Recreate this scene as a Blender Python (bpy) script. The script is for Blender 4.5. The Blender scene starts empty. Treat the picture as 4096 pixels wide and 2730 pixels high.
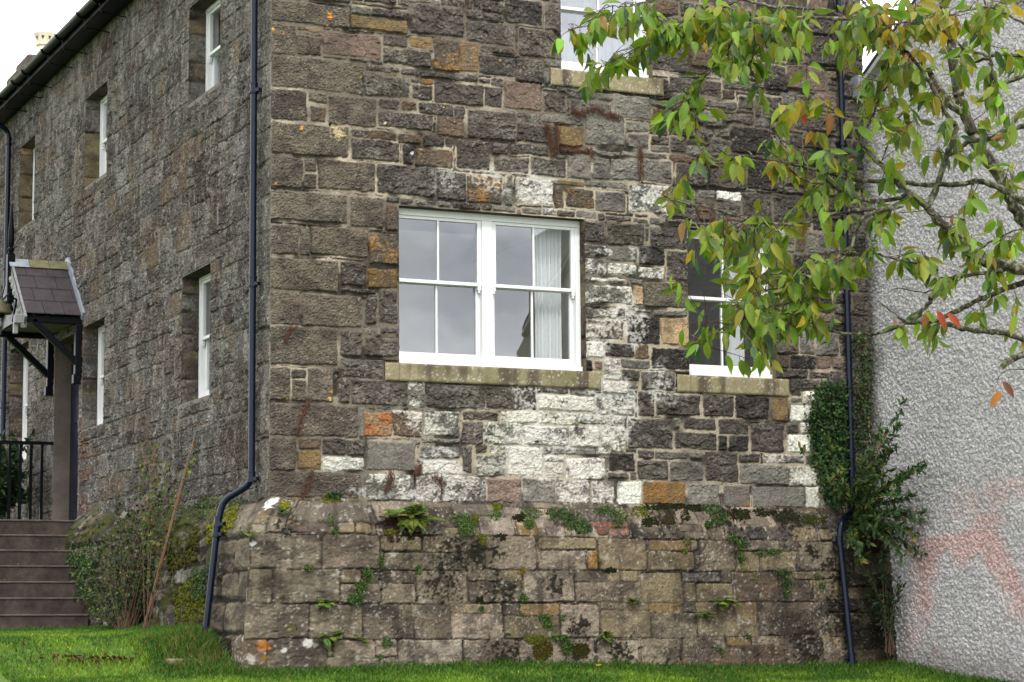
import bpy, math, random
import numpy as np
from mathutils import Matrix, Vector

scene = bpy.context.scene
COL = scene.collection
PI = math.pi

# ------------------------------------------------------------------ camera
YAW, PITCH, ROLL, FPX = 0.427913693, 0.128519, -0.00841602, 9114.01
CXP, CYP = 2048.0, 1365.0
FWD = np.array([math.sin(YAW)*math.cos(PITCH), math.cos(YAW)*math.cos(PITCH), math.sin(PITCH)])
_r = np.array([math.cos(YAW), -math.sin(YAW), 0.0]); _u = np.cross(_r, FWD)
RIGHT = math.cos(ROLL)*_r + math.sin(ROLL)*_u
UP = -math.sin(ROLL)*_r + math.cos(ROLL)*_u
def ray(x, y):
    d = FWD*FPX + RIGHT*(x-CXP) - UP*(y-CYP)
    return d/np.linalg.norm(d)
CAM = -22.4*ray(1075.5, 1994)
def on_x(x, y, X=0.0):
    d = ray(x, y); return CAM + d*((X-CAM[0])/d[0])
def on_y(x, y, Y=0.0):
    d = ray(x, y); return CAM + d*((Y-CAM[1])/d[1])
def at(x, y, dist):
    return CAM + ray(x, y)*dist

cam_data = bpy.data.cameras.new('camera')
cam_data.sensor_width = 36.0
cam_data.lens = FPX/4096*36.0
cam_data.clip_start = 0.1; cam_data.clip_end = 2000
cam = bpy.data.objects.new('camera', cam_data); COL.objects.link(cam)
M = Matrix(((RIGHT[0], UP[0], -FWD[0], CAM[0]), (RIGHT[1], UP[1], -FWD[1], CAM[1]), (RIGHT[2], UP[2], -FWD[2], CAM[2]), (0, 0, 0, 1)))
cam.matrix_world = M
scene.camera = cam

# ------------------------------------------------------------------ light
SUN_EL, SUN_AZ = math.radians(50), math.radians(190)     # azimuth clockwise from +Y
world = bpy.data.worlds.new('World'); scene.world = world
world.use_nodes = True
nt = world.node_tree; N = nt.nodes; L = nt.links; N.clear()
out = N.new('ShaderNodeOutputWorld'); bg = N.new('ShaderNodeBackground')
sky = N.new('ShaderNodeTexSky'); sky.sky_type = 'NISHITA'; sky.sun_disc = False
sky.sun_elevation = SUN_EL; sky.sun_rotation = SUN_AZ; sky.air_density = 1.0; sky.dust_density = 2.0
tc = N.new('ShaderNodeTexCoord'); mp = N.new('ShaderNodeMapping'); mp.inputs['Scale'].default_value = (1.0, 1.0, 3.2)
n1 = N.new('ShaderNodeTexNoise'); n1.inputs['Scale'].default_value = 5.2; n1.inputs['Detail'].default_value = 5; n1.inputs['Roughness'].default_value = 0.5
cr = N.new('ShaderNodeValToRGB')
cr.color_ramp.elements[0].position = 0.32; cr.color_ramp.elements[0].color = (13.6, 14.1, 15.6, 1)
cr.color_ramp.elements[1].position = 0.72; cr.color_ramp.elements[1].color = (35, 34.6, 34, 1)
mx = N.new('ShaderNodeMix'); mx.data_type = 'RGBA'; mx.inputs['Factor'].default_value = 0.86
bg.inputs['Strength'].default_value = 0.145
L.new(tc.outputs['Generated'], mp.inputs['Vector']); L.new(mp.outputs['Vector'], n1.inputs['Vector'])
L.new(n1.outputs['Fac'], cr.inputs['Fac'])
L.new(sky.outputs['Color'], mx.inputs[6]); L.new(cr.outputs['Color'], mx.inputs[7])
L.new(mx.outputs[2], bg.inputs['Color']); L.new(bg.outputs['Background'], out.inputs['Surface'])

sun_d = bpy.data.lights.new('sun', 'SUN'); sun_d.energy = 2.6; sun_d.angle = math.radians(10); sun_d.color = (1.0, 0.96, 0.9)
sun = bpy.data.objects.new('sun', sun_d); COL.objects.link(sun)
sd = Vector((math.sin(SUN_AZ)*math.cos(SUN_EL), math.cos(SUN_AZ)*math.cos(SUN_EL), math.sin(SUN_EL)))
sun.rotation_euler = sd.to_track_quat('Z', 'Y').to_euler()
scene.view_settings.view_transform = 'Standard'; scene.view_settings.look = 'None'
scene.view_settings.exposure = 0.0; scene.view_settings.gamma = 1.0
scene.render.engine = 'CYCLES'
scene.cycles.max_bounces = 6; scene.cycles.transparent_max_bounces = 12; scene.cycles.caustics_reflective = False; scene.cycles.caustics_refractive = False

# ------------------------------------------------------------------ numeric noise
def _hash(ix, iy, seed):
    h = (ix.astype(np.uint32)*np.uint32(374761393) + iy.astype(np.uint32)*np.uint32(668265263) + np.uint32((seed*2246822519) & 0xffffffff))
    h = (h ^ (h >> np.uint32(13)))*np.uint32(1274126177)
    h = h ^ (h >> np.uint32(16))
    return (h & np.uint32(0xffffff)).astype(np.float32)/np.float32(0xffffff)
def vnoise(x, y, seed):
    fx = np.floor(x); fy = np.floor(y)
    ix = fx.astype(np.int64); iy = fy.astype(np.int64)
    tx = (x-fx); ty = (y-fy)
    tx = tx*tx*(3-2*tx); ty = ty*ty*(3-2*ty)
    a = _hash(ix, iy, seed); b = _hash(ix+1, iy, seed); c = _hash(ix, iy+1, seed); d = _hash(ix+1, iy+1, seed)
    return (a+(b-a)*tx)*(1-ty) + (c+(d-c)*tx)*ty
def fbm(x, y, seed, octv=4, gain=0.5):
    s = 0; a = 1; t = 0
    for i in range(octv):
        s = s + a*vnoise(x+i*13.7, y-i*7.3, seed+i*31); t += a; a *= gain; x = x*2.03; y = y*2.03
    return s/t
def facets(x, y, seed):
    """chipped stone: every cell is a small tilted plane"""
    fx = np.floor(x); fy = np.floor(y)
    best = np.full(x.shape, 9.0, np.float32); hh = np.zeros(x.shape, np.float32)
    for dx in (-1, 0, 1):
        for dy in (-1, 0, 1):
            ix = (fx+dx).astype(np.int64); iy = (fy+dy).astype(np.int64)
            px = ix + _hash(ix, iy, seed); py = iy + _hash(ix, iy, seed+1)
            d = (x-px)**2 + (y-py)**2
            h = (_hash(ix, iy, seed+2)-.5)*2*(x-px) + (_hash(ix, iy, seed+3)-.5)*2*(y-py) + (_hash(ix, iy, seed+4)-.5)*.8
            m = d < best
            best = np.where(m, d, best); hh = np.where(m, h, hh)
    return hh
def pebbles(x, y, seed):
    fx = np.floor(x); fy = np.floor(y); best = np.full(x.shape, 9.0, np.float32); hh = np.zeros(x.shape, np.float32)
    for dx in (-1, 0, 1):
        for dy in (-1, 0, 1):
            ix = (fx+dx).astype(np.int64); iy = (fy+dy).astype(np.int64)
            d = (x-ix-_hash(ix, iy, seed))**2+(y-iy-_hash(ix, iy, seed+1))**2
            m = d < best; best = np.where(m, d, best); hh = np.where(m, _hash(ix, iy, seed+2), hh)
    return np.sqrt(best), hh
def sstep(a, b, x):
    t = np.clip((x-a)/(b-a), 0, 1); return t*t*(3-2*t)
def lerp(a, b, t): return a+(b-a)*t

# ------------------------------------------------------------------ object helpers
def thing(name, label, cat, loc=(0, 0, 0), group=None, kind=None):
    o = bpy.data.objects.new(name, None); COL.objects.link(o)
    o.location = loc; o.empty_display_size = 0.1
    tag(o, label, cat, group, kind); return o
def tag(o, label=None, cat=None, group=None, kind=None):
    if label: o['label'] = label
    if cat: o['category'] = cat
    if group: o['group'] = group
    if kind: o['kind'] = kind
    return o
def link(name, me, parent=None):
    o = bpy.data.objects.new(name, me); COL.objects.link(o)
    if parent is not None:
        o.parent = parent
        p = Vector((0, 0, 0)); q = parent
        while q is not None:
            p += q.location; q = q.parent
        o.location = -p
    return o
def np_mesh(name, V, loops, sizes, mats, cols=None, smooth=False, midx=None):
    me = bpy.data.meshes.new(name)
    V = np.ascontiguousarray(V, np.float32); loops = np.ascontiguousarray(loops, np.int32); sizes = np.ascontiguousarray(sizes, np.int32)
    me.vertices.add(len(V)); me.vertices.foreach_set('co', V.ravel())
    me.loops.add(len(loops)); me.loops.foreach_set('vertex_index', loops)
    me.polygons.add(len(sizes))
    st = np.zeros(len(sizes), np.int32); st[1:] = np.cumsum(sizes)[:-1]
    me.polygons.foreach_set('loop_start', st); me.polygons.foreach_set('loop_total', sizes)
    me.polygons.foreach_set('use_smooth', np.full(len(sizes), smooth, bool))
    if midx is not None: me.polygons.foreach_set('material_index', np.ascontiguousarray(midx, np.int32))
    if cols is not None:
        a = me.color_attributes.new('Col', 'FLOAT_COLOR', 'POINT')
        c = np.ones((len(V), 4), np.float32); c[:, :3] = cols
        a.data.foreach_set('color', c.ravel())
    for m in (mats if isinstance(mats, (list, tuple)) else [mats]): me.materials.append(m)
    me.update(calc_edges=True)
    return me
class MB:
    """collects quads / polygons in world coordinates and links them as ONE mesh"""
    def __init__(s): s.v = []; s.f = []; s.m = []; s.c = []
    def add(s, V, F, mi=0, col=None):
        o = len(s.v); s.v += [tuple(map(float, p)) for p in V]; s.f += [tuple(i+o for i in f) for f in F]; s.m += [mi]*len(F)
        s.c += [col if col is not None else (1, 1, 1)]*len(V)
        return s
    def box(s, a, b, mi=0, mp=None):
        x0, y0, z0 = a; x1, y1, z1 = b
        P = [(x0, y0, z0), (x1, y0, z0), (x1, y1, z0), (x0, y1, z0), (x0, y0, z1), (x1, y0, z1), (x1, y1, z1), (x0, y1, z1)]
        if mp: P = [mp(*p) for p in P]
        return s.add(P, [(0, 3, 2, 1), (4, 5, 6, 7), (0, 1, 5, 4), (1, 2, 6, 5), (2, 3, 7, 6), (3, 0, 4, 7)], mi)
    def bar(s, p, q, w, h, up=(0, 0, 1), mi=0):
        p = Vector(p); q = Vector(q); d = (q-p).normalized(); up = Vector(up)
        sx = d.cross(up).normalized(); sy = sx.cross(d).normalized()
        P = []
        for c in (p, q):
            for a, b in ((-1, -1), (1, -1), (1, 1), (-1, 1)): P.append(c+sx*a*w/2+sy*b*h/2)
        return s.add(P, [(0, 1, 2, 3), (7, 6, 5, 4), (0, 4, 5, 1), (1, 5, 6, 2), (2, 6, 7, 3), (3, 7, 4, 0)], mi)
    def tube(s, pts, rad, n=10, mi=0, col=None, cap=True):
        pts = [Vector(p) for p in pts]; k = len(pts)
        rad = [rad]*k if isinstance(rad, (int, float)) else rad
        t0 = (pts[1]-pts[0]).normalized()
        ref = Vector((0, 0, 1)) if abs(t0.z) < .9 else Vector((1, 0, 0))
        nx = t0.cross(ref).normalized(); P = []; F = []
        for i in range(k):
            t = (pts[min(i+1, k-1)]-pts[max(i-1, 0)]).normalized()
            nx = (nx - t*nx.dot(t)).normalized(); ny = t.cross(nx)
            for j in range(n):
                a = 2*PI*j/n; P.append(pts[i]+(nx*math.cos(a)+ny*math.sin(a))*rad[i])
        for i in range(k-1):
            for j in range(n):
                j2 = (j+1) % n; F.append((i*n+j, i*n+j2, (i+1)*n+j2, (i+1)*n+j))
        if cap: F.append(tuple(range(n))[::-1]); F.append(tuple(range((k-1)*n, k*n)))
        return s.add(P, F, mi, col)
    def lathe(s, c, prof, n=16, mi=0):
        P = []; F = []
        for r, z in prof:
            for j in range(n):
                a = 2*PI*j/n; P.append((c[0]+r*math.cos(a), c[1]+r*math.sin(a), c[2]+z))
        for i in range(len(prof)-1):
            for j in range(n):
                j2 = (j+1) % n; F.append((i*n+j, i*n+j2, (i+1)*n+j2, (i+1)*n+j))
        F.append(tuple(range(n))[::-1]); F.append(tuple(range((len(prof)-1)*n, len(prof)*n)))
        return s.add(P, F, mi)
    def build(s, name, mats, parent=None, smooth=False, cols=False, bevel=0):
        loops = [i for f in s.f for i in f]; sizes = [len(f) for f in s.f]
        me = np_mesh(name, np.array(s.v), loops, sizes, mats, np.array(s.c) if cols else None, smooth, s.m)
        o = link(name, me, parent)
        if bevel:
            b = o.modifiers.new('bevel', 'BEVEL'); b.width = bevel; b.segments = 2; b.limit_method = 'ANGLE'; b.angle_limit = math.radians(40)
        if smooth:
            try: me.set_sharp_from_angle(angle=math.radians(40))
            except Exception: pass
        return o

# ------------------------------------------------------------------ materials
def mat(name, base=(.5, .5, .5), rough=.8, attr=False, noise=None, bump=None, spec=.3, metal=0, trans=0.0, coat=0):
    m = bpy.data.materials.new(name); m.use_nodes = True
    nt = m.node_tree; N = nt.nodes; L = nt.links; p = N['Principled BSDF']
    p.inputs['Roughness'].default_value = rough; p.inputs['Specular IOR Level'].default_value = spec; p.inputs['Metallic'].default_value = metal
    p.inputs['Coat Weight'].default_value = coat
    tc = N.new('ShaderNodeTexCoord')
    if attr:
        a = N.new('ShaderNodeAttribute'); a.attribute_name = 'Col'; src = a.outputs['Color']
    else:
        r = N.new('ShaderNodeRGB'); r.outputs[0].default_value = (*base, 1); src = r.outputs[0]
    for sc, amt, det in (noise or []):
        n = N.new('ShaderNodeTexNoise'); n.inputs['Scale'].default_value = sc; n.inputs['Detail'].default_value = det; n.inputs['Roughness'].default_value = .6
        L.new(tc.outputs['Object'], n.inputs['Vector'])
        mr = N.new('ShaderNodeMapRange'); mr.inputs[1].default_value = .3; mr.inputs[2].default_value = .7; mr.inputs[3].default_value = 1-amt; mr.inputs[4].default_value = 1+amt
        L.new(n.outputs['Fac'], mr.inputs[0])
        v = N.new('ShaderNodeVectorMath'); v.operation = 'SCALE'; L.new(src, v.inputs[0]); L.new(mr.outputs[0], v.inputs['Scale']); src = v.outputs[0]
    L.new(src, p.inputs['Base Color'])
    if bump:
        last = None
        for sc, dist, det in bump:
            n = N.new('ShaderNodeTexNoise'); n.inputs['Scale'].default_value = sc; n.inputs['Detail'].default_value = det; n.inputs['Roughness'].default_value = .65
            L.new(tc.outputs['Object'], n.inputs['Vector'])
            b = N.new('ShaderNodeBump'); b.inputs['Strength'].default_value = 1; b.inputs['Distance'].default_value = dist
            L.new(n.outputs['Fac'], b.inputs['Height'])
            if last: L.new(last, b.inputs['Normal'])
            last = b.outputs['Normal']
        L.new(last, p.inputs['Normal'])
    if trans:
        t = N.new('ShaderNodeBsdfTranslucent'); L.new(src, t.inputs['Color'])
        mxs = N.new('ShaderNodeMixShader'); mxs.inputs[0].default_value = trans
        L.new(p.outputs[0], mxs.inputs[1]); L.new(t.outputs[0], mxs.inputs[2])
        L.new(mxs.outputs[0], N['Material Output'].inputs['Surface'])
    return m
def lin(r, g, b):
    f = lambda c: (c/255/12.92) if c/255 <= .04045 else ((c/255+.055)/1.055)**2.4
    return np.array([f(r), f(g), f(b)], np.float32)
M_STONE = mat('stone', attr=True, rough=.93, spec=.15, noise=[(70, .16, 3), (260, .16, 2)], bump=[(90, .006, 4), (300, .003, 2)])
M_WHITE = mat('white_paint', (.62, .625, .62), .45, spec=.4, noise=[(6, .03, 3)])
M_PIPE = mat('navy_paint', (.0026, .0055, .016), .27, spec=.22, noise=[(14, .3, 3)], bump=[(60, .0006, 2)])
M_BLACK = mat('black_paint', (.0022, .0026, .0038), .42, spec=.10, noise=[(10, .3, 3)])
M_SILL = mat('sill_stone', attr=True, rough=.9, spec=.2, noise=[(60, .12, 3), (240, .14, 2)], bump=[(120, .003, 3)])
M_ROOM = mat('room_plaster', (.50, .47, .38), .95, noise=[(3, .06, 3)])
M_DARK = mat('hole_shade', (.03, .024, .02), .7, noise=[(8, .2, 3)])
M_CURT = mat('curtain_cloth', (.86, .87, .88), .9, spec=.1, noise=[(30, .04, 2)], trans=.12)
M_NET = mat('net_cloth', (.40, .41, .44), .9, spec=.1, noise=[(8, .08, 3)], trans=.3)
def glass_mat():
    m = bpy.data.materials.new('window_glass'); m.use_nodes = True
    N = m.node_tree.nodes; L = m.node_tree.links; N.clear()
    o = N.new('ShaderNodeOutputMaterial'); mx = N.new('ShaderNodeMixShader'); t = N.new('ShaderNodeBsdfTransparent'); g = N.new('ShaderNodeBsdfGlossy')
    g.inputs['Roughness'].default_value = 0.0; g.inputs['Color'].default_value = (.93, .96, 1, 1); t.inputs['Color'].default_value = (.86, .88, .88, 1)
    lw = N.new('ShaderNodeLayerWeight'); lw.inputs['Blend'].default_value = .5
    pw = N.new('ShaderNodeMath'); pw.operation = 'POWER'; pw.inputs[1].default_value = 4.0
    f = N.new('ShaderNodeMapRange'); f.inputs[3].default_value = .15; f.inputs[4].default_value = .95
    L.new(lw.outputs['Facing'], pw.inputs[0]); L.new(pw.outputs[0], f.inputs[0])
    tc = N.new('ShaderNodeTexCoord'); n = N.new('ShaderNodeTexNoise'); n.inputs['Scale'].default_value = 2.4; n.inputs['Detail'].default_value = 1
    b = N.new('ShaderNodeBump'); b.inputs['Strength'].default_value = 1.0; b.inputs['Distance'].default_value = .0012
    L.new(tc.outputs['Object'], n.inputs['Vector']); L.new(n.outputs['Fac'], b.inputs['Height']); L.new(b.outputs[0], g.inputs['Normal'])
    L.new(f.outputs[0], mx.inputs[0]); L.new(t.outputs[0], mx.inputs[1]); L.new(g.outputs[0], mx.inputs[2]); L.new(mx.outputs[0], o.inputs['Surface'])
    return m
M_GLASS = glass_mat()
# ------------------------------------------------------------------ stones read off the wall: crop (ox, oy, scale) then x0,y0,x1,y1,kind
STONES = {
(1050,0,2.936): '''105,-10,1030,335,g 1050,15,1700,115,b 1045,170,1710,395,y 1740,40,2372,450,d 1700,-40,2095,25,w 2105,-40,2390,90,d
105,265,385,648,g 400,410,690,660,g 400,290,700,390,t 705,350,1395,700,p 1420,400,1700,560,d 1735,425,1995,580,y 2020,455,2320,845,r 2326,475,2535,855,o
1420,560,1985,800,d 100,640,1187,1115,g 1210,760,1605,868,d 1620,800,1850,895,d 1860,830,2240,935,d 2255,850,2420,950,l 1200,880,1730,1165,d
1740,920,1840,980,d 1845,915,2005,1000,o 1760,990,1990,1180,d 2020,950,2607,1258,d 100,1040,525,1430,g 545,1085,755,1215,g 560,1240,745,1440,b
780,1110,1345,1500,g 1370,1160,1610,1290,d 1645,1185,1815,1310,b 1835,1200,2250,1370,d 2260,1245,2387,1400,d 1370,1300,2000,1540,d''',
(1050,500,2.936): '''95,-50,1007,395,g 1045,45,1260,150,d 1270,65,1580,190,b 1595,90,1865,230,b 1900,110,2140,270,d 2160,150,2230,275,d 2055,-120,2372,150,b
1045,155,1610,440,d 1655,235,1780,465,dd 1810,270,2235,510,b 2285,160,2672,535,d 95,360,470,740,g 495,380,630,545,g 495,565,630,745,g
650,400,1325,795,g 1350,455,2030,850,d 2060,540,2392,893,d 85,750,995,1165,g 1035,830,1420,1210,g 1460,925,1595,1245,b
1450,840,1620,920,d 1640,850,1780,930,d 1790,870,1930,940,l 1945,880,2040,945,d 2050,890,2220,970,l 90,1165,425,1530,g 445,1190,560,1540,g
575,1190,1240,1560,g 1260,1265,1595,1655,r''',
(1800,500,2.936): '''205,575,620,940,r 665,590,735,735,l 650,755,745,950,l 785,620,1215,945,wl 35,900,290,995,d 300,910,370,1000,l 378,925,500,1010,d 507,935,770,1030,l
850,975,1075,1060,l 1090,985,1250,1070,wl 1265,1005,1470,1090,d 1490,1010,1720,1100,l 1745,1035,1820,1115,d 215,-190,775,190,d 795,-20,1160,220,d
1260,0,1575,260,y 1170,20,1250,290,d 1590,-180,2050,260,l 2070,-40,2330,90,l 2090,100,2340,290,l 500,190,690,350,d 725,215,1165,370,d
510,365,930,570,d 945,375,1370,620,d 1240,340,1370,400,l 1385,350,1660,640,l 1680,370,1890,645,l 1905,390,2230,665,l 2250,400,2600,680,l
1300,270,1640,345,d 1670,290,2010,385,l 2030,310,2220,385,l 1175,640,1585,730,y 1590,650,1850,740,l 1860,660,2090,760,l 1220,710,1335,985,b
1360,740,1690,990,r 1705,770,2060,1030,l 2110,690,2560,1050,wl 1560,1130,1815,1380,d 1850,1145,2290,1430,d 1575,1395,1830,1540,wl 1840,1450,2200,1560,wl''',
(1050,1000,2.936): '''85,85,900,500,g 930,130,1185,420,d 1180,140,1230,200,d 1235,215,1590,455,ob 925,435,1335,515,d 85,490,440,880,g 470,505,1170,920,g
1215,560,1345,880,d 1370,470,1590,870,d 85,885,885,1370,g 915,940,1180,1260,d 1205,920,1380,1010,l 1405,905,1600,985,d 1205,1020,1595,1260,d
920,1270,1420,1510,d''',
(2200,1000,2.936): '''420,90,670,300,wl 410,-40,680,80,wl 700,-40,1030,140,l 690,150,1030,310,w 1050,-60,1345,185,dd 1370,10,1620,360,d
1050,190,1335,350,w 1110,372,1625,690,g 400,320,680,380,w 690,330,900,390,w 950,335,1090,410,l 405,405,970,650,wl 985,420,1105,655,T 520,690,790,810,wl
420,660,512,800,d 800,680,885,810,d 900,690,1200,740,l 1230,700,1625,790,l 900,765,1295,1115,dd 1310,790,1625,1125,T 420,815,865,1060,wr
650,1090,995,1265,d 1000,1110,1165,1285,b 1195,1140,1640,1410,dd 430,1080,630,1270,W 840,1290,1175,1400,l 640,1275,835,1520,w 845,1405,1055,1540,d''',
(1050,1480,2.936): '''80,-30,325,365,g 350,-10,520,98,g 350,108,520,378,g 535,-20,830,380,g 880,95,1030,390,d 1050,110,1700,425,d 1715,130,1920,445,wl
1925,150,2617,460,d 75,385,1125,795,g 1140,450,1230,500,l 1350,420,1510,470,l 1195,490,1520,785,O 1525,480,1885,790,wr 1905,475,2315,785,wl 1140,510,1185,790,l
80,790,395,1185,g 430,800,690,935,b 410,945,690,1180,y 705,800,975,1000,d 985,810,1205,1000,d 710,1015,1210,1195,w 1225,840,1800,1190,lg
1850,900,2330,1050,l 1740,810,1850,880,l 1870,800,2330,870,l 1885,1065,2315,1225,w 80,1190,1160,1515,g 1195,1215,1790,1540,wl 1805,1240,2622,1565,wl''',
(1800,1480,2.936): '''430,170,1015,470,d 1030,205,1390,280,d 1415,220,1710,305,l 1035,295,1705,490,w 1735,290,2165,535,wl 150,480,570,600,d
605,490,655,610,w 665,485,1030,625,w 1045,490,1490,650,w 1495,520,1900,640,wl 1925,540,2045,640,wl 140,605,395,880,d 415,620,850,880,wl
870,645,1395,890,wl 1410,660,1750,910,w 1780,670,2060,960,w 145,895,270,1205,d 300,880,440,980,d 470,890,660,985,wr 310,995,655,1255,wl
680,900,1095,1250,w 1110,910,1715,1005,l 1730,920,1870,1000,w 1110,1012,1350,1080,wl 1110,1090,1340,1280,w 1360,1030,1825,1290,w
1870,970,2175,1195,dd 1860,1210,2100,1285,d 2120,1190,2190,1290,l 445,1275,835,1570,p 855,1275,1240,1565,l 1260,1290,1655,1565,wl
1675,1310,1935,1580,w 1970,1310,2250,1590,W 1800,135,2090,280,w 1800,-10,2010,125,w 2095,160,2220,220,l''',
(2550,1480,2.936): '''45,20,445,245,d 1795,100,1925,315,d 1945,110,2230,235,d 1800,320,1935,390,l 1950,250,2165,405,W 1800,412,2130,610,W 10,250,200,545,d
220,280,745,545,d 775,290,1140,562,d 1155,310,1550,582,dd 1575,310,1775,602,y -107,565,415,930,d 435,570,515,700,l 555,562,930,712,d
955,577,1300,762,d 445,727,935,945,d 955,772,1055,945,dd 1075,772,1310,955,dd 1330,632,1725,972,d 1345,592,1450,622,l 1750,617,1885,747,d
1910,622,2080,748,W 1765,758,2050,985,W 10,945,205,1045,d 215,955,780,1055,l 800,957,1185,1320,d 1200,988,1440,1095,d 1490,992,1960,1105,wl
5,1060,365,1295,d 390,1072,780,1310,l 1200,1112,1785,1350,l 1800,1132,2110,1365,W 65,1312,570,1590,o 592,1327,975,1600,l 1012,1357,1320,1610,lr
1352,1367,1965,1620,lg 1982,1377,2140,1620,W 2170,1377,2330,1625,l''',
(1800,0,2.936): '''380,0,620,150,d 190,122,580,258,d 592,170,632,265,d 650,-30,1085,308,dd 1120,30,1300,320,d 190,238,750,540,d 812,332,1245,690,d
360,532,750,638,d 345,642,770,908,d 775,682,1090,975,d 1110,702,1170,780,l 1180,702,1305,790,l 1115,800,1165,990,l 130,872,340,968,d
350,922,480,990,d 495,922,625,1018,d 640,942,1070,1308,p 410,1012,620,1270,d 1090,1030,1270,1080,l 1105,1090,1365,1338,d 1580,1072,1910,1200,l
1930,1102,2360,1408,l 1420,1172,1620,1350,d 1640,1202,1900,1380,l 795,1322,1070,1450,d 1090,1342,1570,1478,l''',
(2600,500,2.936): '''70,420,265,690,l 310,455,680,740,d 690,512,1140,762,d 1155,412,1500,770,dd 960,10,1480,362,dd 240,132,430,330,d 440,242,700,370,l
720,152,950,340,l 190,720,540,850,wl 560,752,780,880,l 790,767,1075,905,W 1090,792,1430,1140,d 800,912,1065,1080,d 200,862,540,960,l
1450,802,1900,1200,d 0,1192,450,1470,d 0,1082,200,1180,l 220,1102,450,1170,l 460,1132,900,1200,l 920,1142,1350,1230,l 1370,1192,1600,1280,wl 1440,1302,1700,1500,l''',
(2600,0,2.936): '''210,192,640,530,d 10,522,465,870,d 490,542,900,830,b 495,835,900,900,y 10,862,440,910,l 230,902,840,1140,d 860,932,1250,1080,d
1250,742,1600,900,d 1620,752,2060,1080,p 1870,402,2200,780,d 2090,832,2205,940,t 2090,952,2210,1080,d 1040,1122,1215,1290,d 1235,1112,1560,1420,d
640,192,1200,520,d 1210,202,1800,730,d 900,1332,1220,1470,d 560,1162,1020,1290,l 650,1302,870,1500,l 1940,1102,2210,1330,p 0,1162,400,1280,l 1700,1342,2200,1560,d''',
}
PLINTH = {
(950,1960,2.6133): '''145,465,870,815,G 900,470,1490,815,G 1510,485,1915,640,t 1940,480,2320,650,t 1540,665,2580,838,G 550,350,940,440,b 1050,350,1230,450,t
1240,350,1400,450,t 1450,370,1910,475,Gd 300,100,560,440,G 570,110,1390,330,Gp 1400,120,2000,330,Gp 120,838,360,1190,G 380,842,1070,1180,G 1090,842,1290,970,t 1090,985,1500,1180,G
1520,990,1860,1180,G 1500,850,1850,978,Gd 1880,848,2401,1185,G 75,1202,745,1545,G 757,1212,1295,1548,G 1312,1207,1690,1355,Gd 1700,1202,2230,1355,G
1322,1370,1850,1560,Gd 1862,1370,2240,1560,G''',
(1800,1960,2.6133): '''105,500,360,655,Gd 375,492,900,830,G 930,502,1530,620,t 930,640,1420,835,L 1440,642,1550,830,o 1560,512,2060,835,t 290,282,680,480,L
690,332,920,480,y 1000,392,1200,490,L 1460,332,1870,385,k 1540,402,1640,470,k 1660,415,1760,480,k 1780,410,1880,480,k 1890,360,2200,510,Gd
190,842,490,950,G 500,847,750,955,t 200,962,750,1170,Gd 775,852,1300,1165,L 1305,852,1640,955,Gd 1652,852,1970,955,t 1312,967,1940,1165,G
15,1197,540,1280,t 20,1292,555,1550,L 557,1192,725,1310,Gd 742,1192,1150,1310,y 577,1322,1150,1545,t 1162,1202,1555,1530,L 1582,1192,1755,1245,t
1767,1192,2080,1255,t 1582,1272,2100,1540,t 2087,1192,2450,1280,y 20,150,540,270,Gp 550,190,760,290,L 1830,190,2060,350,Gp''',
(2550,1960,2.6133): '''250,362,700,510,Gd 730,402,920,510,Gd 960,392,1130,500,dd 1142,392,1350,520,dd 1352,392,1570,530,d 1592,392,1890,540,t 1895,412,2040,520,t
120,527,560,630,y 120,652,600,840,t 652,532,1030,850,Gd 1050,652,1280,850,t 1302,652,1660,850,t 1182,532,1480,630,G 1692,542,2070,840,G
40,872,470,1170,t 475,872,870,960,d 882,862,990,970,Gd 500,972,610,1160,t 622,987,1000,1160,t 1022,872,1480,1160,b 1622,862,2110,930,t
1612,942,1810,1160,Gd 1842,942,2120,1150,t 442,1182,600,1280,d 612,1182,850,1280,t 852,1182,1250,1310,y 152,1292,615,1545,G 632,1312,1260,1530,t
1272,1182,1990,1510,Gd 2002,1192,2300,1270,Gd 2002,1292,2320,1530,G 320,200,640,350,Gp 980,210,1380,370,Gp 1400,240,1850,390,Gd''',
(950,2400,1.961): '''15,320,230,600,wr 240,312,700,600,Gd 760,322,1080,455,G 700,460,1245,620,G 1092,322,1250,440,G 1267,322,1770,620,L 1782,320,2200,390,L
1782,395,2200,620,G 2212,322,2500,620,L''',
(2100,2400,1.961): '''10,310,190,620,L 200,310,555,620,L 572,322,900,620,L 912,312,1225,620,G 1240,302,1570,385,G 1592,302,1770,360,y 1782,292,2000,350,G
1240,390,1710,620,b 1732,362,2050,620,b 2062,302,2350,620,Gd''',
}
KALB = 0.64
def _k(c1, c2=None, f=0.0, facet=.004, fine=.006, prot=.0):
    return (lin(*c1)*KALB, lin(*(c2 or c1))*KALB, f, facet, fine, prot)
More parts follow.
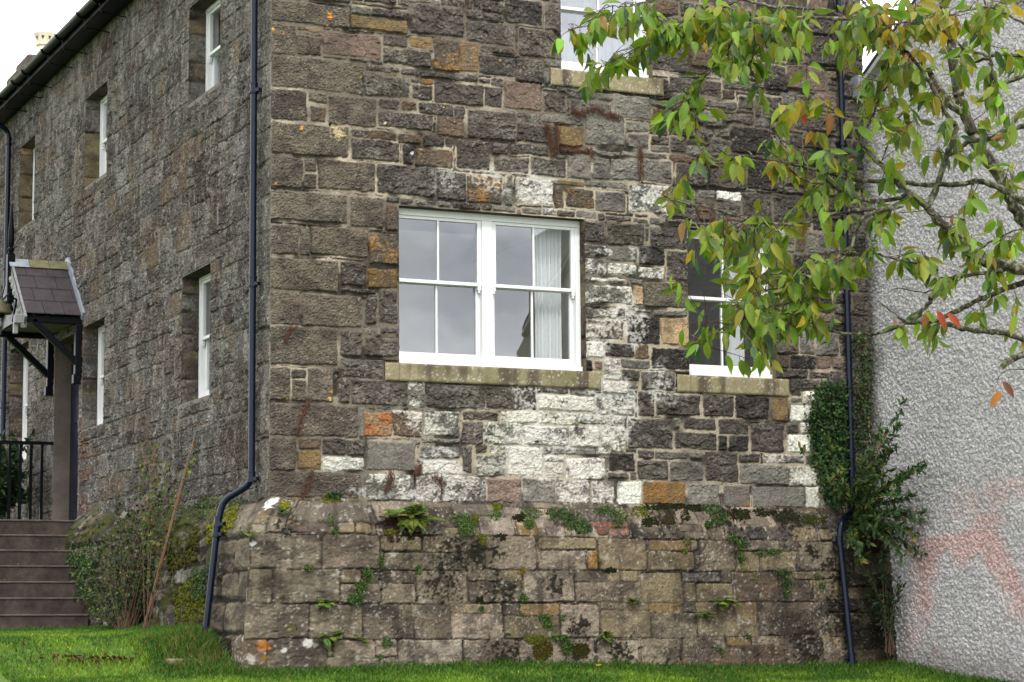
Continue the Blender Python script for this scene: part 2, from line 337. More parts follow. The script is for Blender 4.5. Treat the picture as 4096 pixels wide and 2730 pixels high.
KINDS = {
'g': _k((114,106,95),(86,79,73),.42,.004,.014,.006), 'd': _k((86,80,76),(112,107,101),.28,.024,.007,.006), 'dd': _k((64,60,58),(88,84,80),.25,.024,.007,.006),
'b': _k((104,88,74),(84,76,70),.4,.012,.007,.004), 'p': _k((128,111,101),(100,88,82),.35,.012,.006,.004), 'l': _k((130,126,119),(96,93,90),.4,.018,.006,.002),
'lg': _k((128,124,118),(112,108,103),.4,.006,.004,.008), 'lr': _k((122,117,112),(150,105,62),.3,.006,.004,.004),
'wl': _k((112,109,105),(206,203,196),.5,.018,.006,.002), 'w': _k((122,119,114),(216,213,205),.76,.016,.006,.002), 'W': _k((150,147,140),(232,230,222),.93,.008,.005,.004),
'wr': _k((108,94,80),(205,202,194),.42,.014,.006,.002), 'o': _k((148,114,70),(108,94,76),.45,.008,.006,.004), 'ob': _k((126,98,60),(96,82,64),.42,.008,.006,.004),
'O': _k((160,104,68),(146,122,96),.42,.014,.007,.006), 'r': _k((90,81,72),(142,108,66),.30,.012,.006,.004), 't': _k((134,121,98),(98,88,74),.42,.004,.008,.002),
'T': _k((186,160,126),(128,110,90),.3,.006,.005,.004), 'y': _k((130,110,78),(100,88,72),.4,.008,.005,.002), 'G': _k((130,120,104),(86,78,69),.44,.006,.011,.002),
'Gp': _k((128,118,105),(104,95,86),.4,.008,.006,.004), 'Gd': _k((108,98,86),(66,60,55),.5,.006,.010,.0), 'L': _k((156,144,128),(100,90,82),.42,.007,.010,.002),
'k': _k((122,84,72),(140,110,100),.4,.003,.004,.0),
's': _k((92,89,86),(126,122,118),.36,.020,.013,.004), 's2': _k((110,106,102),(74,70,68),.4,.020,.013,.006), 's3': _k((82,76,72),(116,110,106),.35,.020,.013,.004),
's4': _k((116,112,107),(88,84,81),.4,.010,.013,.006), 's5': _k((112,100,86),(88,82,76),.4,.012,.010,.002),
'm1': _k((82,76,66),(120,114,104),.35,.03,.012,.0), 'm2': _k((60,56,50),(96,90,80),.35,.03,.012,.004),
}
KN = list(KINDS); KIDX = {k: i for i, k in enumerate(KN)}
K1 = np.array([KINDS[k][0] for k in KN]); K2 = np.array([KINDS[k][1] for k in KN]); K1 = K1*np.array([1.0, .985, .935]); K2 = K2*np.array([1.0, .985, .935]); KF = np.array([KINDS[k][2] for k in KN]); KA = np.array([KINDS[k][3] for k in KN]); KR = np.array([KINDS[k][4] for k in KN]); KP = np.array([KINDS[k][5] for k in KN])

def traced(D, Y=0.0):
    out = []
    for (ox, oy, f), txt in D.items():
        for w in txt.split():
            a = w.split(','); x0, y0, x1, y1 = map(float, a[:4])
            p = on_y(ox+x0/f, oy+y0/f, Y); q = on_y(ox+x1/f, oy+y1/f, Y)
            if Y < 0:
                for _ in range(4): p = on_y(ox+x0/f, oy+y0/f, -float(off(min(p[2], 0)))); q = on_y(ox+x1/f, oy+y1/f, -float(off(min(q[2], 0))))
            out.append((p[0], min(p[2], q[2]), q[0], max(p[2], q[2]), a[4]))
    return out
def coursed(u0, u1, v0, v1, rng, kinds, hs=(.16, .3), ls=(.25, .75), gap=.012, split=.2):
    out = []; v = v0
    while v < v1:
        h = rng.uniform(*hs); u = u0 - rng.uniform(0, .3)
        while u < u1:
            l = rng.uniform(*ls)*(.6+.4*h/hs[1]); k = rng.choice(kinds)
            if rng.random() < split and h > .18:
                m = v+h*rng.uniform(.35, .65)
                out.append((u, v+gap/2, u+l-gap, m-gap/2, k)); out.append((u, m+gap/2, u+l-gap, v+h-gap/2, rng.choice(kinds)))
            else:
                j = rng.uniform(-.008, .008); out.append((u, v+gap/2+j, u+l-gap, v+h-gap/2+j, k))
            u += l
        v += h
    return out
def field(U, V, rects, warp, rad):
    """signed distance (inside positive) to the nearest stone and its index"""
    Uw = U + (fbm(U*7, V*7, 11, 2)-.5)*2*warp + (fbm(U*33, V*33, 12, 2)-.5)*warp*1.1
    Vw = V + (fbm(U*6, V*6, 13, 2)-.5)*2*warp + (fbm(U*33, V*33, 14, 2)-.5)*warp*1.1
    D = np.full(U.shape, -1.0, np.float32); I = np.zeros(U.shape, np.int32)
    us = U[0]; vs = V[:, 0]; mgn = .09
    for n, (u0, v0, u1, v1, k) in enumerate(rects):
        i0, i1 = np.searchsorted(us, (u0-mgn, u1+mgn)); j0, j1 = np.searchsorted(vs, (v0-mgn, v1+mgn))
        if i1 <= i0 or j1 <= j0: continue
        sl = (slice(j0, j1), slice(i0, i1))
        hw, hh = (u1-u0)/2, (v1-v0)/2; r = min(rad, hw*.6, hh*.6)
        qx = np.abs(Uw[sl]-(u0+u1)/2)-hw+r; qy = np.abs(Vw[sl]-(v0+v1)/2)-hh+r
        d = -(np.sqrt(np.maximum(qx, 0)**2+np.maximum(qy, 0)**2)+np.minimum(np.maximum(qx, qy), 0)-r)
        m = d > D[sl]
        D[sl] = np.where(m, d, D[sl]); I[sl] = np.where(m, n, I[sl])
    return D, I
def masonry(U, V, rects, fill, mortar, mortar2, warp=.007, rad=.018, crack=.5, bevel=.016, seed=0, spread=.009, grow=.0, relief=1.0, lichen=.4, depth=1.0, lightness=0.0):
    U = U.astype(np.float32); V = V.astype(np.float32)
    D, I = field(U, V, rects, warp, rad) if rects else (np.full(U.shape, -1., np.float32), np.zeros(U.shape, np.int32))
    allr = list(rects)
    if fill:
        Df, If = field(U, V, fill, warp, rad)
        Df = np.minimum(Df, -D-.018)
        m = Df > D
        use = m & (D < 0)
        I = np.where(use, If+len(allr), I); D = np.where(use, Df, D); allr += fill
    kid = np.array([KIDX[r[4]] for r in allr])[I]
    rs = np.random.RandomState(seed+5)
    bri = np.exp(rs.normal(0, .10, len(allr)))[I]; hue = rs.normal(0, .012, (len(allr), 3))[I]; mixo = rs.normal(0, .10, len(allr))[I]
    prot = rs.normal(0, .004, len(allr))[I]; off = (rs.rand(len(allr))*97)[I]
    D = D + grow - spread*sstep(.45, .75, fbm(U*5.2, V*6.1, 55+seed, 3)) + .006*(fbm(U*48, V*48, 56, 2)-.5)
    stone = sstep(-.001, .005, D); e = sstep(0, bevel, D)
    x = U+off; y = V+off*.37
    wx = x+.05*fbm(x*9, y*9, 3, 2); wy = y+.05*fbm(x*9, y*9, 4, 2)
    fac = facets(wx*8, wy*12, 21+seed)*.8 + facets(wx*21, wy*30, 31+seed)*.5
    f1 = fbm(U*22, V*26, 41+seed, 4)-.5; f2 = fbm(U*70, V*80, 42+seed, 2)-.5
    hs = KP[kid]+prot + relief*(KA[kid]*fac*.95 + KR[kid]*(1.2*f1+1.3*f2+.9*(vnoise(U*101, V*104, 43+seed)-.5)))
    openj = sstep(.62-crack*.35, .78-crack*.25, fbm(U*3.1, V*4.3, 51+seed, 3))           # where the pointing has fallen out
    hm = depth*(-.010 - .022*openj) + .010*(fbm(U*30, V*30, 52, 3)-.5)
    H = hm + (hs-hm)*e
    # colour of the stones themselves: patina, lichen and old limewash
    mott = fbm(U*6.5, V*8.5, 61+seed, 4); fine = fbm(U*55, V*55, 62+seed, 3); big = fbm(U*1.1, V*1.3, 63+seed, 3)
    mk = sstep(-.10, .10, (mott*.65+fine*.35-.5)*1.0 + (KF[kid]+mixo-.5)*.42)
    c = K1[kid]*(1-mk[..., None]) + K2[kid]*mk[..., None]
    c = c*bri[..., None]*(1+hue)*(.52+.96*fine[..., None])*(.84+.32*big[..., None])*(.80+.40*vnoise(U*97, V*103, 66+seed)[..., None])
    lic = sstep(.72, .80, fbm(U*60, V*60, 64+seed, 2))*sstep(.42, .6, fbm(U*4, V*4, 65+seed, 2))
    c = lerp(c, lin(190, 186, 176)*KALB, (lic*lichen)[..., None])
    lite = sstep(.42, .66, fbm(U*1.6, V*2.1, 71+seed, 3)+lightness); mm = lerp(np.array(mortar2), np.array(mortar), lite[..., None])
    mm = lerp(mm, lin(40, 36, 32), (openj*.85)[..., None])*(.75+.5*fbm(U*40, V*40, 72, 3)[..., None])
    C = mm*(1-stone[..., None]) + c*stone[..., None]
    return H.astype(np.float32), np.clip(C, .003, .9).astype(np.float32), D
def axis(a, b, step, snaps=()):
    pts = sorted({a, b, *[s for s in snaps if a < s < b]}); out = []
    for p, q in zip(pts[:-1], pts[1:]):
        n = max(1, int(round((q-p)/step))); out += list(np.linspace(p, q, n, endpoint=False))
    return np.array(out+[b], np.float64)
def grid_mesh(name, P, C, keep, mats, parent, smooth=True, flip=False):
    nv, nu = P.shape[:2]
    idx = np.arange(nv*nu).reshape(nv, nu)
    q = np.stack([idx[:-1, :-1], idx[:-1, 1:], idx[1:, 1:], idx[1:, :-1]], -1)
    if flip: q = q[..., ::-1]
    q = q[keep] if keep is not None else q.reshape(-1, 4)
    used, inv = np.unique(q.ravel(), return_inverse=True)
    me = np_mesh(name, P.reshape(-1, 3)[used], inv, np.full(len(q), 4), mats, C.reshape(-1, 3)[used] if C is not None else None, smooth)
    return link(name, me, parent)
def cell_keep(us, vs, holes):
    uc = (us[:-1]+us[1:])/2; vc = (vs[:-1]+vs[1:])/2
    k = np.ones((len(vc), len(uc)), bool)
    for a, b, c, d in holes: k &= ~(((uc > a) & (uc < b))[None, :] & ((vc > c) & (vc < d))[:, None])
    return k
def hole_fade(U, V, H, holes, w=.02):
    for a, b, c, d in holes:
        dx = np.maximum(np.maximum(a-U, U-b), 0); dz = np.maximum(np.maximum(c-V, V-d), 0)
        t = sstep(0, w, np.sqrt(dx*dx+dz*dz)); H = .002+(H-.002)*np.where((dx == 0) & (dz == 0), 0, t)
    return H
def spots(U, V, C, H, lst, seed=3):
    for x, z, r, col, raise_ in lst:
        d = np.sqrt((U-x)**2+(V-z)**2)+ (fbm(U*40, V*40, seed, 2)-.5)*r*1.4
        m = sstep(r, r*.6, d)
        C[:] = lerp(C, np.array(col, np.float32), m[..., None]); H += m*raise_
MORTAR = lin(190, 178, 156)*.62; MORTAR2 = lin(124, 115, 101)*.62

# ------------------------------------------------------------------ the stone house
house = thing('stone_house', 'old two storey house of coursed grey brown rubble stone on a battered plinth', 'house', (0, 0, -1.6))
RX = 6.985                                                # plane of the rendered neighbour
WIN_MAIN = (1.367, 3.47, 1.385, 3.0); WIN_SMALL = (4.70, 5.775, 1.395, 3.0); WIN_TOP = (3.22, 4.31, 4.60, 6.0)
FH = [WIN_MAIN, WIN_SMALL, WIN_TOP]
SILLS = [(1.216, 3.639, 1.205, 1.385), (4.548, 5.937, 1.21, 1.395), (3.094, 4.445, 4.418, 4.60)]
LW = [(1.72, 2.89, 4.55, 5.66), (6.50, 7.63, 4.475, 5.66), (10.58, 11.56, 4.57, 5.80), (2.0, 3.06, 1.215, 2.63), (6.48, 7.56, 1.305, 2.64), (10.75, 11.95, 1.18, 2.86)]
DOOR = (7.74, 9.12, .16, 2.62)

def front_wall():
    sn_u = [h[i] for h in FH+SILLS for i in (0, 1)]; sn_v = [h[i] for h in FH+SILLS for i in (2, 3)]
    us = axis(0, RX+.02, .0092, sn_u); vs = np.concatenate([axis(-.03, 5.5, .0092, sn_v), axis(5.55, 6.7, .05, [6.0])])
    U, V = np.meshgrid(us, vs)
    rects = traced(STONES)
    rng = random.Random(4)
    fill = coursed(0, RX, -.05, 6.8, rng, ['d', 'd', 'l', 'd', 'b', 'p', 'dd'], (.13, .27), (.2, .55), .02, .25)
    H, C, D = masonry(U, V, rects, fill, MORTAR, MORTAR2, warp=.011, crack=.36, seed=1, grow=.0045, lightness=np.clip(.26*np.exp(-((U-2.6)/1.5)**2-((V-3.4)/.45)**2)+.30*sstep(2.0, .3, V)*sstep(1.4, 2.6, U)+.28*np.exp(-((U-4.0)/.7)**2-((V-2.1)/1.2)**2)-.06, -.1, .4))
    for a, b, c, d in SILLS:
        m = (U > a-.02) & (U < b+.02) & (V > c-.02) & (V < d+.02); H = np.where(m, np.minimum(H, -.02), H)
    H = hole_fade(U, V, H, FH)
    fadeL = sstep(0, .02, U); H = H*fadeL
    # limewash that ran over joints in the lower right half, and damp grey below
    ww = sstep(.50, .62, fbm(U*2.2, V*2.6, 91, 4) + .26*np.exp(-((U-3.15)/.95)**2-((V-.72)/.5)**2) + .24*np.exp(-((U-3.85)/.36)**2-((V-1.6)/1.0)**2) + .2*np.exp(-((U-6.35)/.25)**2-((V-.8)/.6)**2) + .10*np.exp(-((U-2.2)/1.3)**2-((V-.3)/.3)**2) - .14)
    ww = ww*sstep(.10, .4, np.exp(-((U-3.15)/1.2)**2-((V-.72)/.62)**2)+np.exp(-((U-3.85)/.45)**2-((V-1.6)/1.1)**2)+np.exp(-((U-6.35)/.3)**2-((V-.8)/.7)**2)+.8*np.exp(-((U-2.2)/1.6)**2-((V-.3)/.35)**2)+.35*np.exp(-((U-2.6)/1.5)**2-((V-3.3)/.25)**2))
    jt = sstep(.004, -.004, D)
    C = lerp(C, lin(214, 209, 198)*KALB, (ww*jt*.9)[..., None])
    ink = fbm(U*38, V*38, 92, 3)
    C = lerp(C, lin(222, 219, 211)*KALB, (ww*sstep(.44, .56, ink)*.62)[..., None])
    A = (1050, 0, 2.936); B = (1050, 500, 2.936); Cc = (1050, 1480, 2.936)
    lst = []
    for (ox, oy, f), x, y, r, col in [(A,795,190,36,(222,150,60)),(A,478,182,14,(215,150,60)),(A,118,345,18,(215,180,60)),(A,838,78,12,(215,170,80)),(A,245,390,14,(205,140,60)),(A,455,1507,24,(225,160,70)),
        (A,1165,903,12,(215,170,60)),(A,1660,455,8,(210,150,60)),(A,2125,1262,14,(215,165,80)),(A,2000,1315,14,(205,160,80)),(B,1868,284,18,(215,170,90)),(B,160,688,14,(200,140,60)),(B,1748,342,26,(225,225,225)),
        (Cc,815,255,20,(215,165,60)),(Cc,790,338,28,(220,185,110)),(Cc,292,342,20,(205,170,90)),(Cc,832,1066,16,(215,185,130)),(A,1438,1452,22,(205,195,170)),(A,900,1500,10,(60,52,45)),(A,760,298,12,(215,150,60)),(A,288,275,10,(205,150,60)),
        ((1800,0,2.936),585,712,12,(215,165,70)),((1800,0,2.936),1190,185,12,(215,175,110))]:
        p = on_y(ox+x/f, oy+y/f); lst.append((p[0], p[2], r/f*.00262, lin(*col)*KALB, .001))
    p = on_y(1050+895/2.936, 500+90/2.936); lst.append((p[0], p[2], .085, lin(196, 180, 140)*KALB, -.006))
    p = on_y(1050+800/2.936, 1466/2.936); lst.append((p[0], p[2], .012, (.004, .004, .004), -.03))
    p = on_y(1800+1485/2.936, 1480+705/2.936); lst.append((p[0], p[2], .06, lin(92, 88, 88)*KALB, -.004))
    spots(U, V, C, H, lst)
    P = np.stack([U, -H, V], -1)
    grid_mesh('wall', P, C, cell_keep(us, vs, FH), M_STONE, house, smooth=False)
front_wall()

def side_wall():
    holes = LW + [DOOR]
    sn_u = [h[i] for h in holes for i in (0, 1)]; sn_v = [h[i] for h in holes for i in (2, 3)]
    us = np.concatenate([axis(0, 1.0, .011), axis(1.02, 13.2, .019, sn_u), axis(13.4, 28, .4)]); vs = axis(-.35, 6.55, .0115, sn_v)
    U, V = np.meshgrid(us, vs)
    rng = random.Random(9)
    q = []; v = .0; i = 0                                  # quoins return round the corner with the front's courses
    for vv, k in zip([.0,.255,.64,.80,1.0,1.35,1.70,2.02,2.32,2.67,3.02,3.37,3.70,4.03,4.36,4.69,5.1,5.5,5.9,6.3], range(20)):
        q.append((-.05, vv+.006, (.62 if k % 2 else .36), vv+.32, 's4'))
    fill = coursed(0, 13.4, -.35, 6.6, rng, ['s', 's2', 's', 's3', 's4', 's', 's5'], (.14, .30), (.22, .80), .008, .22)
    lint = []
    for a, b, c, d in LW: lint.append((a-.14, d+.008, b+.14, d+.27, 's4')); lint.append((a-.3, c+.05, a-.012, c+.42, 's2')); lint.append((b+.012, c+.3, b+.3, c+.75, 's4')); lint.append((a-.05, c-.15, b+.1, c-.01, 's2'))
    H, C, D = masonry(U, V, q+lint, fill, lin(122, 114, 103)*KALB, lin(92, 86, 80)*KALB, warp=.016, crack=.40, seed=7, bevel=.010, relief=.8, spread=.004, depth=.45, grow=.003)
    H = H + .018*(fbm(U*2.2, V*2.6, 81, 3)-.5)
    H = hole_fade(U, V, H, holes, .03); H = H*sstep(0, .02, U)
    red = sstep(.42, .62, fbm(U*.9, V*1.1, 95, 3)+.16*np.exp(-((U-9.2)/2.6)**2-((V-4)/1.3)**2)-.08)
    C = C*lerp(np.ones(3), np.array([.92, .84, .80]), red[..., None])
    C = C*(.72+.56*fbm(U*26, V*7, 97, 3)[..., None])
    fl = sstep(.66, .76, fbm(U*30, V*9, 98, 3)); C = lerp(C, lin(176, 172, 166)*KALB, (fl*.5)[..., None])
    pale = sstep(.60, .72, fbm(U*4.5, V*1.9, 96, 4))
    C = lerp(C, lin(168, 164, 160)*KALB, (pale*.30)[..., None])
    q8 = (U > 7.18) & (U < 7.62) & (V > .2) & (V < 2.7) & (vnoise(U*3, V*7, 5) > .42)
    C = np.where((q8 & (np.abs((V*9) % 1-.5) < .4))[..., None], C*np.array([1.25, .85, .7]), C)
    P = np.stack([-H, U, V], -1)
    grid_mesh('wall', P, C, cell_keep(us, vs, holes), M_STONE, house, smooth=False, flip=True)
side_wall()

def off(z):                                               # how far the plinth stands out at height z
    t = np.clip(-z/.375, 0, 1); w = .285*(1-(1-t)**1.6)*.97+.285*.03*t
    return w + .10*np.clip((-z-.375)/1.27, 0, 1.2)
def plinth_front():
    us = axis(0, RX+.02, .0098); vs = axis(-1.95, .03, .0098)
    U, V = np.meshgrid(us, vs)
    rects = []
    for u0, v0, u1, v1, k in traced(PLINTH, -.34):
        f = lambda x, z: (x+off(z))/(1+off(z)) if x < 1 else x
        m = (v0+v1)/2; rects.append((f(u0, m), v0, f(u1, m), v1, k))
    rng = random.Random(5)
    fill = coursed(0, RX, -1.95, 0, rng, ['G', 'Gd', 't', 'Gd', 'd', 'L'], (.12, .24), (.25, .6), .012, .2)
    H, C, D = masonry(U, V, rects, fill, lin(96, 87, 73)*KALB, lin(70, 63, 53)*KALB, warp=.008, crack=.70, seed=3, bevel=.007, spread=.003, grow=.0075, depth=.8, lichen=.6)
    # black moss cushions, white lichen, green damp
    def p(ox, oy, f, x, y):
        q = on_y(ox+x/f, oy+y/f, -.3)
        for _ in range(4): q = on_y(ox+x/f, oy+y/f, -float(off(min(q[2], 0))))
        return q
    dens = np.zeros_like(U)
    for (ox, oy, f), x, y, s in [((1800,1960,2.6133),250,620,.16),((1800,1960,2.6133),470,650,.1),((1800,1960,2.6133),560,1040,.16),((1800,1960,2.6133),80,760,.12),((1800,1960,2.6133),1090,1000,.12),((1800,1960,2.6133),1350,1400,.14),
        ((950,1960,2.6133),2150,950,.22),((950,1960,2.6133),2260,600,.16),((2100,2400,1.961),420,440,.2),((2100,2400,1.961),760,430,.2),((2100,2400,1.961),1100,520,.14),((2100,2400,1.961),2200,350,.25),((950,2400,1.961),2100,430,.22),
        ((2550,1960,2.6133),2050,850,.2),((2550,1960,2.6133),2050,1230,.2),((2550,1960,2.6133),2150,1400,.25),((2550,1960,2.6133),1800,650,.1),((950,1960,2.6133),650,380,.1),((2550,1960,2.6133),900,300,.2),((2550,1960,2.6133),1600,300,.25),((2550,1960,2.6133),300,300,.2)]:
        c = p(ox, oy, f, x, y); dens = np.maximum(dens, np.exp(-((U-c[0])**2+(V-c[2])**2)/s**2))
    bn = np.maximum(fbm(U*19, V*21, 101, 3), .98*fbm(U*40, V*42, 106, 2))
    m = sstep(.615, .66, bn*.72+.28*dens)
    C = lerp(C, np.array([.012, .011, .006]), (m*.95)[..., None]); H += m*.012
    wl = sstep(.67, .74, fbm(U*26, V*26, 102, 3)*.85+.14*fbm(U*2, V*2, 103, 2))
    C = lerp(C, lin(186, 180, 168)*KALB, (wl*(1-m)*.55)[..., None])
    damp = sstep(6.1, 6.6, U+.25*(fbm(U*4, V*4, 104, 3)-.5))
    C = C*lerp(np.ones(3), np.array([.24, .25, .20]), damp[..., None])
    strk = sstep(.60, .70, fbm(U*9, V*1.3, 105, 3)); C *= (1-.35*strk)[..., None]
    lst = []
    for (ox, oy, f), x, y, r, col in [((950,1960,2.6133),350,135,60,(232,230,228)),((950,1960,2.6133),162,560,26,(228,226,224)),((950,2400,1.961),545,345,34,(205,202,196)),((950,2400,1.961),365,400,24,(205,202,196)),((950,2400,1.961),205,360,40,(170,110,50)),((950,2400,1.961),210,460,20,(140,105,40)),
        ((950,2400,1.961),110,470,36,(180,174,164)),((950,1960,2.6133),1600,400,150,(46,30,24)),((950,1960,2.6133),1800,430,90,(30,24,18)),((950,1960,2.6133),1500,1040,18,(40,40,42)),((950,1960,2.6133),1485,930,18,(40,40,42))]:
        c = p(ox, oy, f, x, y); w = off(c[2]); x_ = (c[0]+w)/(1+w) if c[0] < 1 else c[0]
        lst.append((x_, c[2], r/f*.00262, lin(*col)*KALB, .001))
    spots(U, V, C, H, lst)
    o = off(V); H = H*sstep(0, .03, U)
    slope = np.clip((V+.375)/.375, 0, 1)
    X = U-o*np.clip(1-U, 0, 1); Y = -o-H*(1-.5*slope)+.02*sstep(-.01, .03, V); Z = V+H*.7*slope
    grid_mesh('plinth', np.stack([X, Y, Z], -1), C, None, M_STONE, house)
plinth_front()
def plinth_side():
    us = np.concatenate([axis(0, 1.2, .011), axis(1.22, 7.6, .022)]); vs = axis(-1.75, .22, .0115)
    U, V = np.meshgrid(us, vs)
    rng = random.Random(15)
    rects = [(-.05,-.375,.30,-.02,'G'),(.32,-.36,.75,-.03,'Gp'),(-.05,-.70,.34,-.39,'G'),(.36,-.56,.8,-.39,'Gd'),(.36,-.70,.62,-.57,'Gd'),(-.05,-.98,.22,-.715,'G'),(.235,-.98,.62,-.715,'G'),(-.05,-1.30,.5,-1.0,'G'),(-.05,-1.7,.3,-1.315,'wr'),(.52,-1.3,.8,-1.0,'Gd'),(.82,-.95,1.15,-.45,'Gd')]
    fill = coursed(.4, 7.6, -1.7, .3, rng, ['m1', 'm2', 'm1', 'Gd', 'm2', 'l'], (.12, .3), (.16, .5), .03, .3)
    H, C, D = masonry(U, V, rects, fill, lin(60, 56, 44)*KALB, lin(40, 38, 30)*KALB, warp=.02, rad=.05, crack=.8, seed=4, bevel=.03)
    rub = sstep(.7, 1.3, U)
    H = H + rub*.12*(fbm(U*2.4, V*3, 111, 4)-.5)
    gm = sstep(.50, .60, fbm(U*5, V*3.4, 112, 4)+.10*np.exp(-((U-1.7)/.7)**2-((V+.9)/.5)**2)+.12*np.exp(-((V+.05)/.16)**2)-.04)*sstep(.55, 1.0, U)
    C = lerp(C, np.array([.030, .034, .005])*(.5+1.0*fbm(U*40, V*40, 113, 2)[..., None]), (gm*.9)[..., None]); H = H+gm*.014
    Vb = np.minimum(V-.03*U, .05)
    o = off(Vb); H = H*sstep(0, .03, U)
    X = -o-H; Y = U-o*np.clip(1-U, 0, 1)
    grid_mesh('plinth', np.stack([X+.02*sstep(-.02, .03, Vb), Y, V], -1), C, None, M_STONE, house, flip=True)
plinth_side()
# ------------------------------------------------------------------ windows
def mf(a, d, z): return (a, d, z)                         # front wall: along, depth, up
def ml(a, d, z): return (d, a, z)                         # side wall
def jamb(Mf, edge, dirn, d0, d1, z0, z1, kinds, seed, parent):
    us = axis(d0, d1, .012); vs = axis(z0, z1, .014)
    U, V = np.meshgrid(us, vs); rng = random.Random(seed); rs = []; v = z0-.05
    while v < z1:
        h = rng.uniform(.18, .34); rs.append((d0-.1, v+.006, d1+.1, v+h-.006, rng.choice(kinds))); v += h
    H, C, D = masonry(U+seed*3.1, V, [(a+seed*3.1, b, c+seed*3.1, d, k) for a, b, c, d, k in rs], None, MORTAR2*.7, MORTAR2*.5, warp=.006, seed=seed, bevel=.012)
    P = np.stack(Mf(edge+dirn*(.6*H-.004), U, V), -1)
    return grid_mesh('reveal', P, C, None, M_STONE, parent)
def soffit(Mf, a0, a1, d0, d1, z, seed, parent):
    us = axis(a0, a1, .02); vs = axis(d0, d1, .015); U, V = np.meshgrid(us, vs)
    H, C, D = masonry(U, V, [(a0-.1, d0-.1, a1+.1, d1+.1, 'Gd')], None, MORTAR2, MORTAR2, seed=seed)
    P = np.stack(Mf(U, V, z-.002+.4*(H-.004)*0), -1)
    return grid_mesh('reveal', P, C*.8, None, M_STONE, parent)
def sash(Mf, a0, a1, z0, z1, d, parent, st=.046, top=.05, bot=.05, bars=1, th=.04, horn=0):
    b = MB()
    b.box((a0, d, z0), (a0+st, d+th, z1), mp=Mf); b.box((a1-st, d, z0), (a1, d+th, z1), mp=Mf)
    b.box((a0+st, d+.001, z0), (a1-st, d+th-.001, z0+bot), mp=Mf); b.box((a0+st, d+.001, z1-top), (a1-st, d+th-.001, z1), mp=Mf)
    for i in range(bars):
        c = a0+(a1-a0)*(i+1)/(bars+1); b.box((c-.011, d+.004, z0+bot), (c+.011, d+th-.004, z1-top), mp=Mf)
    if horn:
        for s, e in ((a0, a0+st), (a1-st, a1)):
            b.box((s+.004, d+.002, z0-.04), (e-.004, d+th-.003, z0), mp=Mf); b.box((s+.012, d+.004, z0-.07), (e-.012, d+th-.006, z0-.04), mp=Mf)
    o = b.build('sash', M_WHITE, parent, bevel=.004)
    g = MB(); P = [Mf(a0+st-.004, d+th*.55, z0+bot-.004), Mf(a1-st+.004, d+th*.55, z0+bot-.004), Mf(a1-st+.004, d+th*.55, z1-top+.004), Mf(a0+st-.004, d+th*.55, z1-top+.004)]
    g.add(P, [(0, 1, 2, 3)]).build('pane', M_GLASS, parent)
    return o
def window(Mf, a0, a1, z0, z1, meet, d, lights, bars, wood=.055, box=.06, label=None, headz=None):
    """sash window: box frame, one or more lights, each an upper and a lower sash"""
    f = MB(); hz = headz or z1
    f.box((a0, d, z0), (lights[0][0], d+.13, hz), mp=Mf); f.box((lights[-1][1], d, z0), (a1, d+.13, hz), mp=Mf)
    f.box((a0, d-.004, hz-.018), (a1, d+.126, hz+.12), mp=Mf)
    for i in range(len(lights)-1): f.box((lights[i][1], d-.006, z0+wood), (lights[i+1][0], d+.13, hz-.018), mp=Mf)
    f.box((a0-.004, d-.035, z0), (a1+.004, d+.13, z0+wood), mp=Mf)
    w = f.build('window', M_WHITE, house, bevel=.004)
    if label: w['label'] = label
    for l0, l1 in lights:
        sash(Mf, l0, l1, meet, hz-.018, d+.012, w, bars=bars, bot=.036, top=.032, horn=1)
        sash(Mf, l0, l1, z0+wood, meet+.03, d+.060, w, bars=bars, top=.036, bot=.085)
    return w
def stone_sill(a0, a1, z0, z1, parent, seed, ends=()):
    us = axis(a0, a1, .012, ends); vs = axis(z0, z1, .012); U, V = np.meshgrid(us, vs)
    n = fbm(U*5, V*3, 200+seed, 4); st = fbm(U*7, V*1.2, 210+seed, 3)
    c = lerp(lin(150, 140, 110)*KALB, lin(96, 86, 70)*KALB, sstep(.40, .60, st)[..., None]); c = lerp(c, lin(142, 136, 98)*KALB, (sstep(.5, .65, n)*.5)[..., None])
    sp = sstep(.80, .88, vnoise(U*75, V*75, 220+seed)); c = lerp(c, lin(215, 210, 196)*KALB, (sp*.6)[..., None]); c = c*(.8+.4*fbm(U*40, V*40, 225+seed, 2)[..., None])
    for e in ends:
        c = np.where((np.abs(U-e) < .006)[..., None], c*.6, c)
    H = .012+.006*(fbm(U*20, V*20, 230+seed, 3)-.5)
    edge = np.minimum(np.minimum(U-a0, a1-U), np.minimum(V-z0, z1-V)); H = H*sstep(0, .012, edge)
    front = np.stack([U, -H-.001, V], -1)
    o = grid_mesh('sill', front, c, None, M_SILL, parent)
    b = MB(); top = lin(132, 124, 100)*KALB
    b.add([(a0, .0, z1), (a1, .0, z1), (a1, .16, z1+.012), (a0, .16, z1+.012)], [(0, 1, 2, 3)], 0, tuple(top))
    b.build('sill', M_SILL, parent, cols=True)
xs = lambda px: float(on_y(px, 1000, .135)[0])
a0, a1, z0, z1 = WIN_MAIN
w1 = window(mf, 1.315, xs(2317), 1.388, 3.02, float(on_y(1800, 1132+8, .14)[2]), .12, [(1.372, xs(1925)), (xs(1969)-.004, xs(2299))], 1, headz=float(on_y(1600, 853, .13)[2]), label='wide white window of two pairs of sashes')
jamb(mf, a1, -1, -.004, .14, z0, z1, ['t', 'Gd', 'd'], 1, w1); jamb(mf, a0, 1, -.004, .14, z0, z1, ['d', 'b'], 2, w1); soffit(mf, a0, a1, -.004, .15, z1, 3, w1)
stone_sill(1.216, 3.639, 1.205, 1.387, w1, 1, (1.366, 3.485))
a0, a1, z0, z1 = WIN_SMALL
